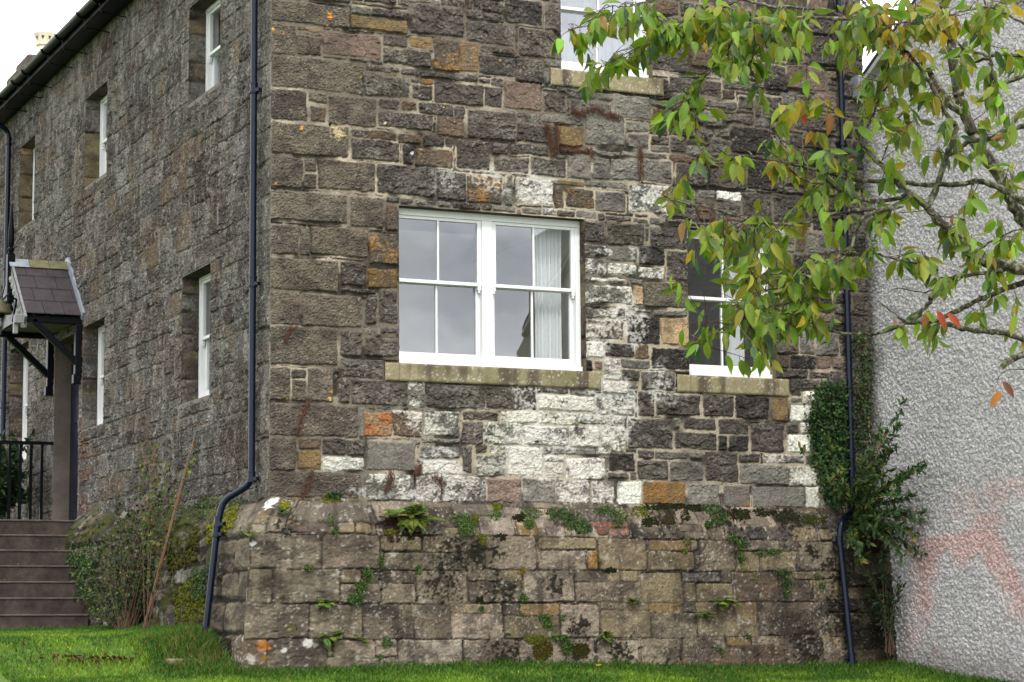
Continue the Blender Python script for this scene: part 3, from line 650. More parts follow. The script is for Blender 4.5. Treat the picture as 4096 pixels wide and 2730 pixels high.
w2 = window(mf, 4.66, a1+.0, 1.398, 3.02, float(on_y(2900, 1206, .14)[2]), .12, [(4.725, a1-.07)], 1, headz=2.955, label='white sash window half hidden by leaves')
jamb(mf, a1, -1, -.004, .14, z0, z1, ['t', 'd'], 4, w2); jamb(mf, a0, 1, -.004, .14, z0, z1, ['d', 'l'], 5, w2); soffit(mf, a0, a1, -.004, .15, z1, 6, w2)
stone_sill(4.548, 5.937, 1.21, 1.397, w2, 2, (4.705, 5.79))
a0, a1, z0, z1 = WIN_TOP
w3 = window(mf, 3.18, a1, 4.603, 6.02, float(on_y(2300, 44, .14)[2]), .12, [(3.235, a1-.07)], 1, headz=5.97, label='upper white sash window at the top edge')
jamb(mf, a1, -1, -.004, .14, z0, z1, ['t', 'd'], 7, w3); jamb(mf, a0, 1, -.004, .14, z0, z1, ['d', 'l'], 8, w3); soffit(mf, a0, a1, -.004, .15, z1, 9, w3)
stone_sill(3.094, 4.445, 4.418, 4.602, w3, 3, (3.25,))
for i, (b0, b1, c0, c1) in enumerate(LW):
    w = window(ml, b0-.02, b1+.0, c0, c1+.02, c0+(c1-c0)*.50, .19, [(b0+.035, b1-.06)], 1, wood=.06, headz=c1-.03)
    jamb(ml, b1, -1, -.004, .21, c0, c1, (['t', 'T', 't'] if i == 2 else ['Gd', 's', 'd', 't']), 20+i, w); jamb(ml, b0, 1, -.004, .21, c0, c1, ['s', 's3'], 30+i, w)
    soffit(ml, b0, b1, -.004, .22, c1, 40+i, w)
    MB().box((b0-.02, -.004, c0-.05), (b1+.02, .24, c0), mp=ml).build('sill', M_DARK if 0 else mat('weathered_sill', (.12, .105, .085), .9, noise=[(30, .2, 3)]), w)
# door, half hidden in its reveal under the canopy
M_PLASTER = mat('old_plaster', (.105, .085, .072), .92, noise=[(3, .25, 4), (30, .1, 3)], bump=[(60, .003, 3)])
dr = MB()
dr.box((DOOR[0], .22, DOOR[2]), (DOOR[1], .30, DOOR[3]), mp=ml)
for k in range(2):
    for j in range(2): dr.box((DOOR[0]+.22+k*.55, .208, DOOR[2]+.3+j*1.05), (DOOR[0]+.62+k*.55, .22, DOOR[2]+1.1+j*1.05), mp=ml)
door = dr.build('door', M_PIPE, house, bevel=.004)
MB().lathe((.17, DOOR[0]+.16, 1.15), [(.0, -.03), (.03, -.02), (.035, 0), (.03, .02), (0, .03)], 12).build('handle', M_BLACK, door, True)
pl = MB(); pl.box((DOOR[1]-.004, -.002, DOOR[2]), (DOOR[1]+.10, .22, DOOR[3]), mp=ml); pl.box((DOOR[0]-.08, -.002, DOOR[2]+.12), (DOOR[0]+.003, .22, DOOR[3]), mp=ml); pl.box((DOOR[0], .0, DOOR[3]), (DOOR[1], .22, DOOR[3]+.05), mp=ml)
pl.build('reveal', M_PLASTER, door)

# rooms behind the glass, some ceilings left off so sky light reaches the curtain
rm = MB()
def room(x0, y0, z0, x1, y1, z1, skip):
    P = [(x0,y0,z0),(x1,y0,z0),(x1,y1,z0),(x0,y1,z0),(x0,y0,z1),(x1,y0,z1),(x1,y1,z1),(x0,y1,z1)]
    F = {'b':(0,3,2,1),'t':(4,5,6,7),'f':(0,1,5,4),'r':(1,2,6,5),'k':(2,3,7,6),'l':(3,0,4,7)}
    rm.add(P, [f for k, f in F.items() if k not in skip])
room(.3, .3, .35, 4.1, 4.4, 3.25, 'flkt'); rm.box((3.1, 4.38, .35), (4.1, 4.42, 3.25)); room(4.14, .3, .35, 6.9, 4.4, 3.25, 'f'); room(.3, .3, 3.6, 6.9, 4.4, 6.4, 'fltb'); rm.box((4.1, .3, 3.27), (6.9, 4.4, 3.6)); room(.3, 4.44, -.2, 6.9, 14, 6.4, 'ltf'); rm.box((4.1, 4.4, -.2), (6.9, 4.44, 6.4)); rm.box((.3, 4.40, 3.0), (4.1, 4.438, 6.4))
rm.box((3.47, .30, 1.3), (4.1, .34, 3.2)); rm.box((xs(2317), .255, 1.3), (3.475, .70, 3.2))
rm.build('room', M_ROOM, house)
def curtain(name, label, x0, x1, y, z0, z1, folds, amp, m, group=None):
    n = folds*8; P = []; F = []
    for j, z in enumerate(np.linspace(z0, z1, 6)):
        for i in range(n+1):
            t = i/n; s = 1-.12*math.sin(PI*(z-z0)/(z1-z0))
            P.append((x0+(x1-x0)*t*s+(1-s)*(x1-x0)*.6, y+amp*math.sin(t*folds*2*PI+.5*math.sin(t*9)+.3*j*0)*(1.0-.25*j/5), z))
    for j in range(5):
        for i in range(n): F.append((j*(n+1)+i, j*(n+1)+i+1, (j+1)*(n+1)+i+1, (j+1)*(n+1)+i))
    o = MB().add(P, F).build(name, m, None, True); tag(o, label, 'curtain', group); return o
curtain('curtain', 'long white curtain hanging inside the wide window', 3.02, 3.36, .335, .8, 2.93, 7, .035, M_CURT)
curtain('curtain', 'pale curtain hanging inside the half hidden sash window behind leaves', 5.34, 5.58, .33, .8, 2.93, 6, .03, M_CURT)
curtain('curtain', 'white net curtain filling the upper window at the top edge', 3.2, 4.3, .30, 4.5, 6.0, 11, .012, M_NET)

# ------------------------------------------------------------------ roof, gutter, pipes, chimney
M_SLATE = mat('roof_slate', (.055, .047, .052), .6, noise=[(5, .35, 3), (40, .15, 2)], bump=[(30, .004, 3)])
rf = MB(); EZ = 6.50; EX = -.30; RZ = 9.1
rf.add([(EX, -.2, EZ), (3.5, 3.3, RZ), (3.5, 28, RZ), (EX, 28, EZ), (7.3, -.2, EZ), (7.3, 28, EZ), (EX, -.2, EZ-.06), (7.3, -.2, EZ-.06), (EX, 28, EZ-.06), (7.3, 28, EZ-.06)],
       [(0, 1, 2, 3), (0, 4, 1), (0, 3, 8, 6), (0, 6, 7, 4)])  # right slope left off, out of view, so sky light enters the rooms
rnd = random.Random(3)
y = 3.0
while y < 16:                                            # slate edge with moss in the gutter line
    w = rnd.uniform(.2, .3); h = rnd.uniform(.0, .03); rf.box((EX-.03, y, EZ-.012), (EX+.3, y+w-.012, EZ+.012+h)); y += w
roof = rf.build('roof', M_SLATE, house)
MB().box((EX+.02, -.15, 6.395), (.06, 28, 6.42)).box((EX, -.15, 6.36), (EX+.02, 28, 6.51)).build('soffit', M_BLACK, roof)
g = MB(); GX, GZ = EX-.065, 6.475; P = []; F = []; n = 9
for yy in (1.2, 28):
    for r in (.062, .055):
        for j in range(n): a = PI+PI*j/(n-1); P.append((GX+r*math.cos(a), yy, GZ+r*math.sin(a)))
for j in range(n-1):
    F += [(j, j+1, 2*n+j+1, 2*n+j), (n+j+1, n+j, 3*n+j, 3*n+j+1)]
F += [(0, n, 3*n, 2*n), (n-1, 2*n-1, 4*n-1, 3*n-1)]
gut = g.add(P, F).build('gutter', M_BLACK, house, True)
for px, py in ((390,10),(328,74),(242,158),(185,217),(105,298),(64,342),(8,393)):
    yy = on_x(px, py, GX)[1]; b = MB()
    b.tube([(GX+.072*math.cos(PI+PI*j/8), yy, GZ+.072*math.sin(PI+PI*j/8)) for j in range(9)], .011, 6)
    b.tube([(GX+.02, yy, GZ-.07), (GX+.05, yy, GZ-.17)], .005, 6).lathe((GX+.05, yy, GZ-.19), [(0, -.015), (.013, -.005), (.013, .008), (0, .018)], 8)
    b.tube([(GX+.05, yy, GZ-.185), (.0, yy, GZ-.22)], .008, 6)
    b.build('bracket', M_BLACK, gut)
def drainpipe(pts, r, collars, ears, m=M_PIPE, label=None):
    # round the bends
    q = [Vector(p) for p in pts]; path = [q[0]]
    for i in range(1, len(q)-1):
        a = (q[i-1]-q[i]); c = (q[i+1]-q[i]); k = min(.11, a.length*.45, c.length*.45); A = q[i]+a.normalized()*k; B = q[i]+c.normalized()*k
        for t in np.linspace(0, 1, 7): path.append(A*(1-t)**2+q[i]*2*t*(1-t)+B*t*t)
    path.append(q[-1])
    o = MB().tube(path, r, 16).build('drainpipe', m, house, True)
    if label: o['label'] = label
    for (c, d) in collars:
        d = Vector(d).normalized(); c = Vector(c); b = MB()
        b.tube([c-d*.055, c-d*.045, c-d*.044, c+d*.0, c+d*.03, c+d*.031, c+d*.05], [r*1.3, r*1.3, r*1.16, r*1.16, r*1.16, r*1.5, r*1.5], 16)
        if ears is not None:
            e = Vector(ears); b.bar(c-e*.0+Vector((0, 0, -.02)), c+e*.085+Vector((0, 0, -.02)), .05, .035)
        b.build('collar', m, o, True)
    return o
R_ = .034; YL = .303
pL = [(-.08, YL, 6.35), (-.08, YL, .16), (-.30, YL+.22, .0), (-.345, YL+.24, -.20), (-.475, YL+.25, -1.40)]
drainpipe(pL, R_, [((-.08, YL, 4.147), (0, 0, -1)), ((-.08, YL, 2.172), (0, 0, -1)), ((-.08, YL, .225), (0, 0, -1)), ((-.345, YL+.24, -.21), (-.11, 0, -1)), ((-.36, YL+.24, -.31), (-.11, 0, -1))], (.5, -.86, 0), label='navy drainpipe beside the stone corner with a bent foot')
pR = [(6.657, -.085, 6.3), (6.657, -.085, .26), (6.655, -.085, -.02), (6.30, -.40, -.17), (6.27, -.405, -.32), (6.33, -.50, -1.72)]
zz = lambda y_: float(on_y(3376, y_, -.085)[2])
drainpipe(pR, R_, [((6.657, -.085, zz(568)), (0, 0, -1)), ((6.657, -.085, zz(875)), (0, 0, -1)), ((6.657, -.085, .6), (0, 0, -1)), ((6.272, -.405, -.37), (.03, -.05, -1)), ((6.326, -.495, -1.62), (.03, -.05, -1))], (-.3, .95, 0), label='navy drainpipe in the corner by the rendered wall')
YD = 12.0
drainpipe([(GX, YD-.1, 6.43), (GX, YD-.08, 6.28), (-.10, YD, 6.14), (-.08, YD, 6.0), (-.08, YD, -1.4)], .038, [((-.08, YD, 5.98), (0, 0, -1)), ((-.08, YD, 4.1), (0, 0, -1)), ((-.08, YD, 2.05), (0, 0, -1))], (.9, -.3, 0), M_PIPE, label='dark drainpipe at the far end below the gutter')
M_POT = mat('buff_clay', (.62, .54, .42), .8, noise=[(6, .1, 3)]); M_CHIM = mat('chimney_stone', (.075, .055, .042), .95, noise=[(2.5, .35, 3)], bump=[(3, .10, 3), (14, .03, 3)])
ch = MB(); cx, cy = 3.21, 24.6
for zb, zt, w, d in ((8.9, 9.75, .48, .62), (9.75, 9.95, .60, .74), (9.95, 10.22, .56, .70), (10.22, 10.50, .40, .56)):
    ch.box((cx-.02-w, cy-d, zb), (cx-.02+w, cy+d, zt))
chim = ch.build('chimney', M_CHIM, house, bevel=.06)
for (sx, sy) in ((.05, 0),):
    b = MB(); b.lathe((cx+sx, cy+sy, 10.48), [(.155, 0), (.15, .32), (.19, .36), (.15, .38), (.165, .42), (.20, .52), (.235, .60), (.17, .65), (.16, .72), (.12, .73)], 8)
    pt = b.build('pot', M_POT, chim)
    for j in range(8):
        a = 2*PI*(j+.5)/8; c = Vector((cx+sx+.172*math.cos(a), cy+sy+.172*math.sin(a), 10.98)); t = Vector((-math.sin(a), math.cos(a), 0)); o = Vector((math.cos(a), math.sin(a), 0))
        h = MB(); h.add([c+o*.02+t*.035+Vector((0, 0, .03)), c+o*.02-t*.035+Vector((0, 0, .03)), c+o*.014+Vector((0, 0, -.045))], [(0, 1, 2)]).build('vent_hole', M_DARK, chim)  # flat dark triangle, the shade inside the hole put into its colour

# ------------------------------------------------------------------ door canopy
M_WBOARD = mat('weathered_white_board', (.17, .175, .17), .7, noise=[(12, .2, 3)]); M_LEAD = mat('lead_sheet', (.20, .22, .25), .45, noise=[(9, .25, 3)]); M_RIDGE = mat('mossy_ridge_tile', (.10, .095, .05), .9, noise=[(7, .35, 3)], bump=[(40, .006, 3)])
M_PSLATE = mat('purple_slate', (.032, .026, .029), .55, noise=[(7, .3, 3), (50, .15, 2)], bump=[(35, .003, 3)])
YC, ZR, ZE, HW, PX = 8.44, 3.56, 2.79, .84, -.76
def slope_pt(s, t, lift=0):                               # s = -1/1 side, t = 0 ridge .. 1 eave
    return (YC+s*HW*t, ZR+(ZE-ZR)*t+lift)
b = MB()
for s in (-1, 1):
    for r in range(4):
        x = PX-.03; i = 0; rr = random.Random(r*7+s)
        while x < -.005:
            w = rr.uniform(.17, .30); x2 = min(x+w, 0)
            y0, z0 = slope_pt(s, r/4, .018); y1, z1 = slope_pt(s, (r+1)/4+.02, .034)
            b.add([(x+.003, y0, z0), (x2-.003, y0, z0), (x2-.003, y1, z1), (x+.003, y1, z1), (x+.003, y1, z1-.012), (x2-.003, y1, z1-.012), (x+.003, y0, z0-.012), (x2-.003, y0, z0-.012)], [(0, 1, 2, 3), (3, 2, 5, 4), (0, 3, 4, 6), (1, 7, 5, 2), (6, 4, 5, 7)])
            x = x2
porch = b.build('canopy', M_PSLATE, house)
porch['label'] = 'small slated gable canopy over the door'
for s in (-1, 1):
    b = MB(); y0, z0 = slope_pt(s, 0, .05); y1, z1 = slope_pt(s, 1.08, .05)
    b.bar((-.014, y0, z0+.03), (-.014, y1, z1+.0), .03, .12, (0, -s*.7, .7)); b.build('flashing', M_LEAD, porch)
    b = MB(); y0, z0 = slope_pt(s, 0, -.06); y1, z1 = slope_pt(s, 1.06, -.06); b.bar((PX, y0, z0), (PX, y1, z1), .03, .15, (0, s*.7, .7)); 
    for q in np.linspace(.08, .98, 8):
        yy, z_ = slope_pt(s, q, -.16); b.lathe((PX, yy, z_), [(.0, -.05), (.035, -.04), (.045, 0), (.035, .04), (0, .05)], 8)
    b.build('bargeboard', M_WBOARD, porch)
    b = MB(); yy, z_ = slope_pt(s, .93, -.07)
    b.box((PX+.02, yy-.045, z_-.09), (-.02, yy+.045, z_)); b.box((-.09, yy-.05, z_-.74), (.0, yy+.05, z_-.09)); b.bar((-.05, yy, z_-.60), (PX+.12, yy, z_-.06), .08, .09, (0, 1, 0)); b.box((-.11, yy-.055, z_-.86), (.0, yy+.055, z_-.74))
    b.build('bracket', M_BLACK, porch, bevel=.008)
for k in range(3):
    b = MB(); x0 = PX-.04+k*.265; yl, zl = slope_pt(-1, .13, .05); yr, zr = slope_pt(1, .13, .05)
    b.add([(x0, yl, zl), (x0+.26, yl, zl), (x0+.26, YC, ZR+.07), (x0, YC, ZR+.07), (x0+.26, yr, zr), (x0, yr, zr)], [(0, 1, 2, 3), (3, 2, 4, 5)])
    b.build('ridge_tile', M_LEAD if k == 0 else M_RIDGE, porch)
b = MB(); b.add([(PX+.05, YC-HW, ZE-.03), (PX+.05, YC+HW, ZE-.03), (-.005, YC+HW, ZE-.03), (-.005, YC-HW, ZE-.03)], [(0, 1, 2, 3)])
b.add([(PX+.03, YC-HW*.95, ZE-.02), (PX+.03, YC+HW*.95, ZE-.02), (PX+.03, YC, ZR-.05)], [(0, 1, 2)]).build('ceiling_board', M_WBOARD, porch)
b = MB(); b.box((PX-.06, YC-.05, ZR-.5), (PX+.04, YC+.05, ZR+.12)); b.lathe((PX-.01, YC, ZR+.12), [(.045, 0), (.05, .015), (.03, .03), (.045, .06), (.045, .08), (.025, .10), (.042, .13), (.042, .30), (.03, .42), (.008, .66)], 12)
b.lathe((PX-.01, YC, ZR-.66), [(.0, 0), (.04, .03), (.045, .07), (.025, .12), (.04, .16)], 12); b.build('finial', M_BLACK, porch, True)

# lantern and security light hanging by the canopy
lan = thing('wall_lantern', 'old brass dome lantern on a curved arm beside the slated canopy', 'lantern', (PX-.12, 8.1, 2.5))
M_BRASS = mat('tarnished_brass', (.05, .045, .02), .6, metal=.3, noise=[(12, .4, 3)]); M_LGLASS = mat('lamp_glass', (.45, .47, .42), .2)
c = at(6, 1250, 29.9); MB().lathe(c, [(.13, -.02), (.135, .0), (.10, .07), (.045, .12), (.02, .16), (.0, .17)], 16).build('lamp_shade', M_BRASS, lan, True)
MB().lathe(c, [(.035, -.02), (.04, -.05), (.02, -.075), (.0, -.08)], 10).build('lamp_holder', M_BLACK, lan, True)
MB().tube([tuple(c+np.array([0, 0, .15])), tuple(c+np.array([.08, 0, .24])), tuple(c+np.array([.2, .05, .18])), (PX-.02, 8.2, c[2]-.05)], .014, 8).build('arm', M_BLACK, lan, True)
sl = thing('security_light', 'small grey security light box under the canopy gable', 'floodlight', tuple(at(72, 1300, 29.6)))
c = at(74, 1280, 29.6); M_GREY = mat('grey_plastic', (.16, .165, .16), .5)
MB().box(tuple(c-np.array([.06, .05, .05])), tuple(c+np.array([.05, .05, .07]))).build('lamp_head', M_GREY, sl, bevel=.012)
c = at(62, 1305, 29.6); MB().box(tuple(c-np.array([.03, .03, .10])), tuple(c+np.array([.03, .03, .06]))).build('sensor', M_GREY, sl, bevel=.01)

# ------------------------------------------------------------------ steps and railing
M_STEP = mat('red_sandstone', (.036, .0265, .0225), .9, noise=[(2.2, .6, 4), (14, .35, 3), (60, .15, 2)], bump=[(50, .004, 3)])
M_NOSE = mat('worn_step_edge', (.075, .058, .046), .9, noise=[(6, .35, 3), (40, .2, 2)])
stp = thing('entrance_steps', 'flight of worn dark red stone steps rising to the front door', 'steps', (-1.5, 5.3, -1.4))
for i in range(8):
    z = .148-.2*i; y = 7.40-.297*i; xr = -.05-.4*i/7; b = MB(); bk = 9.6 if i == 0 else y+.36
    rr = random.Random(i)
    b.box((-3.4, y, z-.2 if i < 7 else z-.4), (xr+.02, bk, z-.022)); o = b.build('step', M_STEP, stp)
    MB().box((-3.4, y-.014, z-.022), (xr+.02, bk, z)).build('tread', M_NOSE, o, bevel=.006)
rl = thing('iron_railing', 'black iron railing closing the end of the door landing', 'railing', (-.5, 9.15, .15))
for px in (-.72, -.58, -.438, -.295, -.15, -.86, -1.0, -1.14):
    MB().box((px-.019, 9.131, .16), (px+.019, 9.169, 1.245)).build('baluster', M_BLACK, rl)
MB().box((-1.6, 9.12, 1.245), (.0, 9.18, 1.285)).build('top_rail', M_BLACK, rl)
MB().box((-1.6, 9.13, .20), (.0, 9.17, .235)).build('bottom_rail', M_BLACK, rl)

# ------------------------------------------------------------------ the rendered neighbour
grey = thing('rendered_house', 'neighbouring house with a grey roughcast gable wall stained pink low down', 'house', (7, -4, -2))
def verge(y): return np.where(y > -3.05, 4.59+.56*(.25-y), 6.44-.6*(-3.05-y))
def grey_wall():
    us = np.concatenate([axis(-9, -4.3, .2), axis(-4.25, .14, .0098)]); vs = axis(0, 1, 1/860.)
    U, T = np.meshgrid(us, vs); top = verge(U); V = -2.9+(np.minimum(top, 5.7)+2.9)*T
    U = U.astype(np.float32); V = V.astype(np.float32)
    d1, h1 = pebbles(U*30, V*32, 301); d2, h2 = pebbles(U*52, V*52, 331); grain = np.clip(1-d1*1.15, 0, 1)*(.4+.6*h1); grain2 = np.clip(1-d2*1.15, 0, 1)*(.3+.7*h2); cl = fbm(U*14, V*16, 303, 3)
    H = .011*h1*sstep(.75, .45, d1)+.007*h2+.006*(cl-.5)+.02*(fbm(U*1.3, V*1.3, 304, 3)-.5)
    c = lerp(lin(172, 171, 171)*.56, lin(216, 213, 211)*.56, sstep(.05, .75, h1*.45+h2*.35+.35*sstep(.7, .35, d1)-.15)[..., None])
    c = c*(.86+.28*fbm(U*2.2, V*2.2, 305, 4))[..., None]
    # pink paint showing through: an arch and a patch above it
    pk = np.zeros_like(U)
    for px, py, rx, ry, s in [(3700,2250,38,120,.9),(3690,2420,45,120,.8),(3665,2560,40,110,.6),(3720,2190,70,55,.9),(3800,2170,70,50,.85),(3860,2190,50,70,.9),(3920,2160,60,60,.9),(3985,2230,45,80,.9),(4040,2320,40,80,.8),(4080,2420,40,90,.7),
        (3900,2010,110,80,.6),(4000,1970,110,70,.6),(3820,2050,60,40,.45),(4050,2060,80,60,.5),(3950,2080,70,60,.7),(3600,2420,30,90,.4),(3740,2620,30,60,.6),(4090,1760,60,40,.3)]:
        p = on_x(px, py, RX); k = .00262*1.02; q = np.exp(-(((U-p[1])/(rx*k*3.2))**2+((V-p[2])/(ry*k*1.35))**2)); pk = np.maximum(pk, s*q)
    pm = sstep(.30, .75, pk+.55*(fbm(U*6, V*6, 306, 4)-.5))
    c = c*lerp(np.ones(3), np.array([1.08, .90, .865]), pm[..., None])
    hot = sstep(.66, .78, pk+.5*(fbm(U*5, V*2.5, 307, 3)-.5)); c = c*lerp(np.ones(3), np.array([1.02, .90, .88]), hot[..., None])
    # dirt and painted shade beside the corner, dirt and algae along the ground
    dirt_shade = sstep(.34, -.05, -U+.18*(fbm(U*5, V*3, 308, 3)-.5)*2); c = lerp(c, lin(74, 66, 54)*KALB, (dirt_shade*.8)[..., None])
    gz = np.interp(U, ZGX, ZGZ); low = sstep(.40, .0, V-gz+.2*(fbm(U*4, V*4, 309, 3)-.5)); c = lerp(c, lin(128, 122, 112)*KALB, (low*.6)[..., None])
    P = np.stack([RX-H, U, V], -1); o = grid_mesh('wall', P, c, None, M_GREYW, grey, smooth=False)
    return o
ZGX = [-120, -21, -6, -3, -1.64, -.45, 0, .6, 1.2, 200]; ZGZ = [-9, -2.95, -2.10, -1.93, -1.82, -1.70, -1.62, -1.36, -1.31, -1.3]
M_GREYW = mat('roughcast', attr=True, rough=.95, spec=.1, noise=[(160, .10, 2)], bump=[(160, .004, 2)])
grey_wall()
b = MB(); y_ = np.linspace(-4.3, -1.6, 2)
b.add([(RX, -9, 3.0), (RX, -9, 5.69-2.7), (RX, -1.5, 5.69), (RX, -3.05, 6.44), (RX, -8.3, 3.29), (RX, -9, 2.9)], [(2, 3, 4)])
b.box((RX+.03, -8.6, -3), (14, .3, 4.5)).build('wall', mat('grey_render', (.25, .25, .245), .95), grey)
for s, ya, yb in ((1, .40, -3.05), (-1, -3.05, -8.6)):
    za, zb = float(verge(np.array(ya))), float(verge(np.array(yb)))
    MB().bar((RX-.045, ya, za-.06), (RX-.045, yb, zb-.06), .05, .14, (1, 0, 0)).build('bargeboard', mat('bleached_board', (.30, .30, .29), .8, noise=[(9, .2, 3)]), grey)
    q = MB(); q.add([(RX-.09, ya, za+.03), (14, ya, za+.03), (14, yb, zb+.03), (RX-.09, yb, zb+.03), (RX-.09, ya, za+.06), (14, ya, za+.06), (14, yb, zb+.06), (RX-.09, yb, zb+.06)], [(0, 1, 2, 3), (7, 6, 5, 4), (0, 3, 7, 4), (0, 4, 5, 1)]).build('roof', M_SLATE, grey)
fl = MB(); pa = on_x(3428, 345, RX-.08); fl.box((RX-.13, pa[1]-.12, pa[2]-.14), (RX-.02, pa[1]+.16, pa[2]+.10)); fl.build('flashing', M_LEAD, grey, bevel=.01)
oa = on_x(4050, -6, RX-.12); MB().tube([(RX-.12, oa[1]-.25, oa[2]+.04), (RX-.12, oa[1]+.10, oa[2]+.02)], .05, 12).tube([(RX-.12, oa[1]+.1, oa[2]+.0), (RX-.12, oa[1]+.1, oa[2]+.8)], .04, 12).build('vent_pipe', M_PIPE, grey, True)

# ------------------------------------------------------------------ lawn
def zg(x, y): return np.interp(y, ZGX, ZGZ) + .03*np.sin(np.asarray(x)*.9+.4*np.asarray(y)) - .10*sstep(-.5, -2.5, np.asarray(y)*1.0)*sstep(2, 6, np.asarray(x)*1.0)*0
def lawn():
    us = np.concatenate([axis(-120, -6, 4), axis(-5.8, 8, .12), axis(9, 130, 4)]); vs = np.concatenate([axis(-120, -7, 4), axis(-6.8, 7, .12), axis(8, 300, 6)])
    U, V = np.meshgrid(us, vs); Z = zg(U, V)
    n = fbm(U*1.7, V*1.7, 401, 4)
    c = lerp(np.array([.03, .07, .008]), np.array([.08, .14, .012]), n[..., None])
    o = grid_mesh('lawn', np.stack([U, V, Z], -1), c, None, mat('turf', attr=True, rough=.95, noise=[(40, .3, 3)], bump=[(60, .02, 3)]), None)
    tag(o, 'mown green lawn in front of the stone house', 'lawn', None, 'structure')
lawn()
# ------------------------------------------------------------------ plants
M_LEAF = mat('cherry_leaf', attr=True, rough=.5, spec=.35, trans=.42)
M_SMALL = mat('small_leaf', attr=True, rough=.6, spec=.25, trans=.25)
M_GRASS = mat('grass_blade', attr=True, rough=.6, spec=.2, trans=.3)
M_BARK = mat('lichen_bark', (.05, .042, .03), .9, noise=[(6, .5, 3), (60, .5, 2)], bump=[(70, .004, 3)])
def bark():
    nt = M_BARK.node_tree; N = nt.nodes; L = nt.links; p = N['Principled BSDF']; src = p.inputs['Base Color'].links[0].from_socket
    tc = N.new('ShaderNodeTexCoord'); n = N.new('ShaderNodeTexNoise'); n.inputs['Scale'].default_value = 38; n.inputs['Detail'].default_value = 4
    r = N.new('ShaderNodeMapRange'); r.inputs[1].default_value = .50; r.inputs[2].default_value = .62
    m = N.new('ShaderNodeMix'); m.data_type = 'RGBA'; m.inputs[7].default_value = (.16, .17, .10, 1)
    L.new(tc.outputs['Object'], n.inputs['Vector']); L.new(n.outputs['Fac'], r.inputs[0]); L.new(r.outputs[0], m.inputs['Factor']); L.new(src, m.inputs[6]); L.new(m.outputs[2], p.inputs['Base Color'])
bark()
M_TWIG = mat('red_twig', (.055, .028, .02), .7)
M_MOSS = mat('moss', attr=True, rough=.95, spec=.05)
M_STEM = mat('brown_stem', (.06, .035, .02), .85)
G = np.random.RandomState(12)
def rotm(axis_v, up_v):
    """frames (n,3,3): columns side, normal, axis"""
    a = axis_v/np.linalg.norm(axis_v, axis=1, keepdims=True)
    s = np.cross(a, up_v); s /= np.linalg.norm(s, axis=1, keepdims=True)+1e-9
    nrm = np.cross(s, a)
    return np.stack([s, nrm, a], -1)
def scatter(name, tmpl, faces, pos, Rm, size, cols, material, parent=None, vary=None, shade=None, cols2=None, mixw=None):
    """many copies of one small leaf outline in ONE mesh"""
    n = len(pos); T = np.asarray(tmpl, np.float32); k = len(T)
    loc = np.repeat(T[None], n, 0)
    if vary is not None: loc = vary(loc)
    V = np.einsum('nij,nkj->nki', Rm, loc*np.asarray(size).reshape(n, 1, -1)) + pos[:, None, :]
    lp = np.concatenate([np.array(f, np.int64) for f in faces]); szs = np.array([len(f) for f in faces])
    loops = (lp[None]+k*np.arange(n)[:, None]).ravel(); sizes = np.tile(szs, n)
    C = np.repeat(cols[:, None, :], k, 1)
    if cols2 is not None: C = C+(cols2[:, None, :]-C)*mixw[..., None]
    me = np_mesh(name, V.reshape(-1, 3), loops, sizes, material, C.reshape(-1, 3), True)
    return link(name, me, parent)
# leaf template: x side, y normal, z along the leaf
def leaf_tmpl(w, ts, hw, fold, droop, tooth=0):
    mid = [(0, -droop*t*t, t) for t in ts]; Lf = []; Rt = []
    for i, (t, h) in enumerate(zip(ts, hw)):
        if 0 < i < len(ts)-1:
            Lf.append((-h*w, fold*h*w-droop*t*t, t-.03+(tooth if i % 2 else -tooth))); Rt.append((h*w, fold*h*w-droop*t*t, t-.03+(tooth if i % 2 else -tooth)))
    V = mid+Lf+Rt; m = len(ts); q = m-2; F = []
    lf = lambda i: 0 if i == 0 else (m-1 if i == m-1 else m+i-1)
    rt = lambda i: 0 if i == 0 else (m-1 if i == m-1 else m+q+i-1)
    for i in range(m-1):
        for side, fl in ((lf, 0), (rt, 1)):
            f = [i, i+1]
            if side(i+1) != i+1: f.append(side(i+1))
            if side(i) != i: f.append(side(i))
            F.append(f if fl else f[::-1])
    return V, F
CH_V, CH_F = leaf_tmpl(.195, [0, .10, .25, .42, .60, .76, .89, 1.0], [0, .50, .86, 1, .92, .66, .30, 0], .45, .16)
OV_V, OV_F = leaf_tmpl(.40, [0, .3, .65, 1], [0, .95, .8, 0], .3, .1)
LN_V, LN_F = leaf_tmpl(.17, [0, .3, .65, 1], [0, .95, .8, 0], .3, .15)
def pick_cols(n, table, jit=.22):
    w = np.array([t[0] for t in table]); c = np.array([t[1] for t in table], np.float32)
    i = G.choice(len(table), n, p=w/w.sum())
    return np.clip(c[i]*np.exp(G.normal(0, jit, (n, 1)))*np.exp(G.normal(0, .08, (n, 3))), .002, .8)

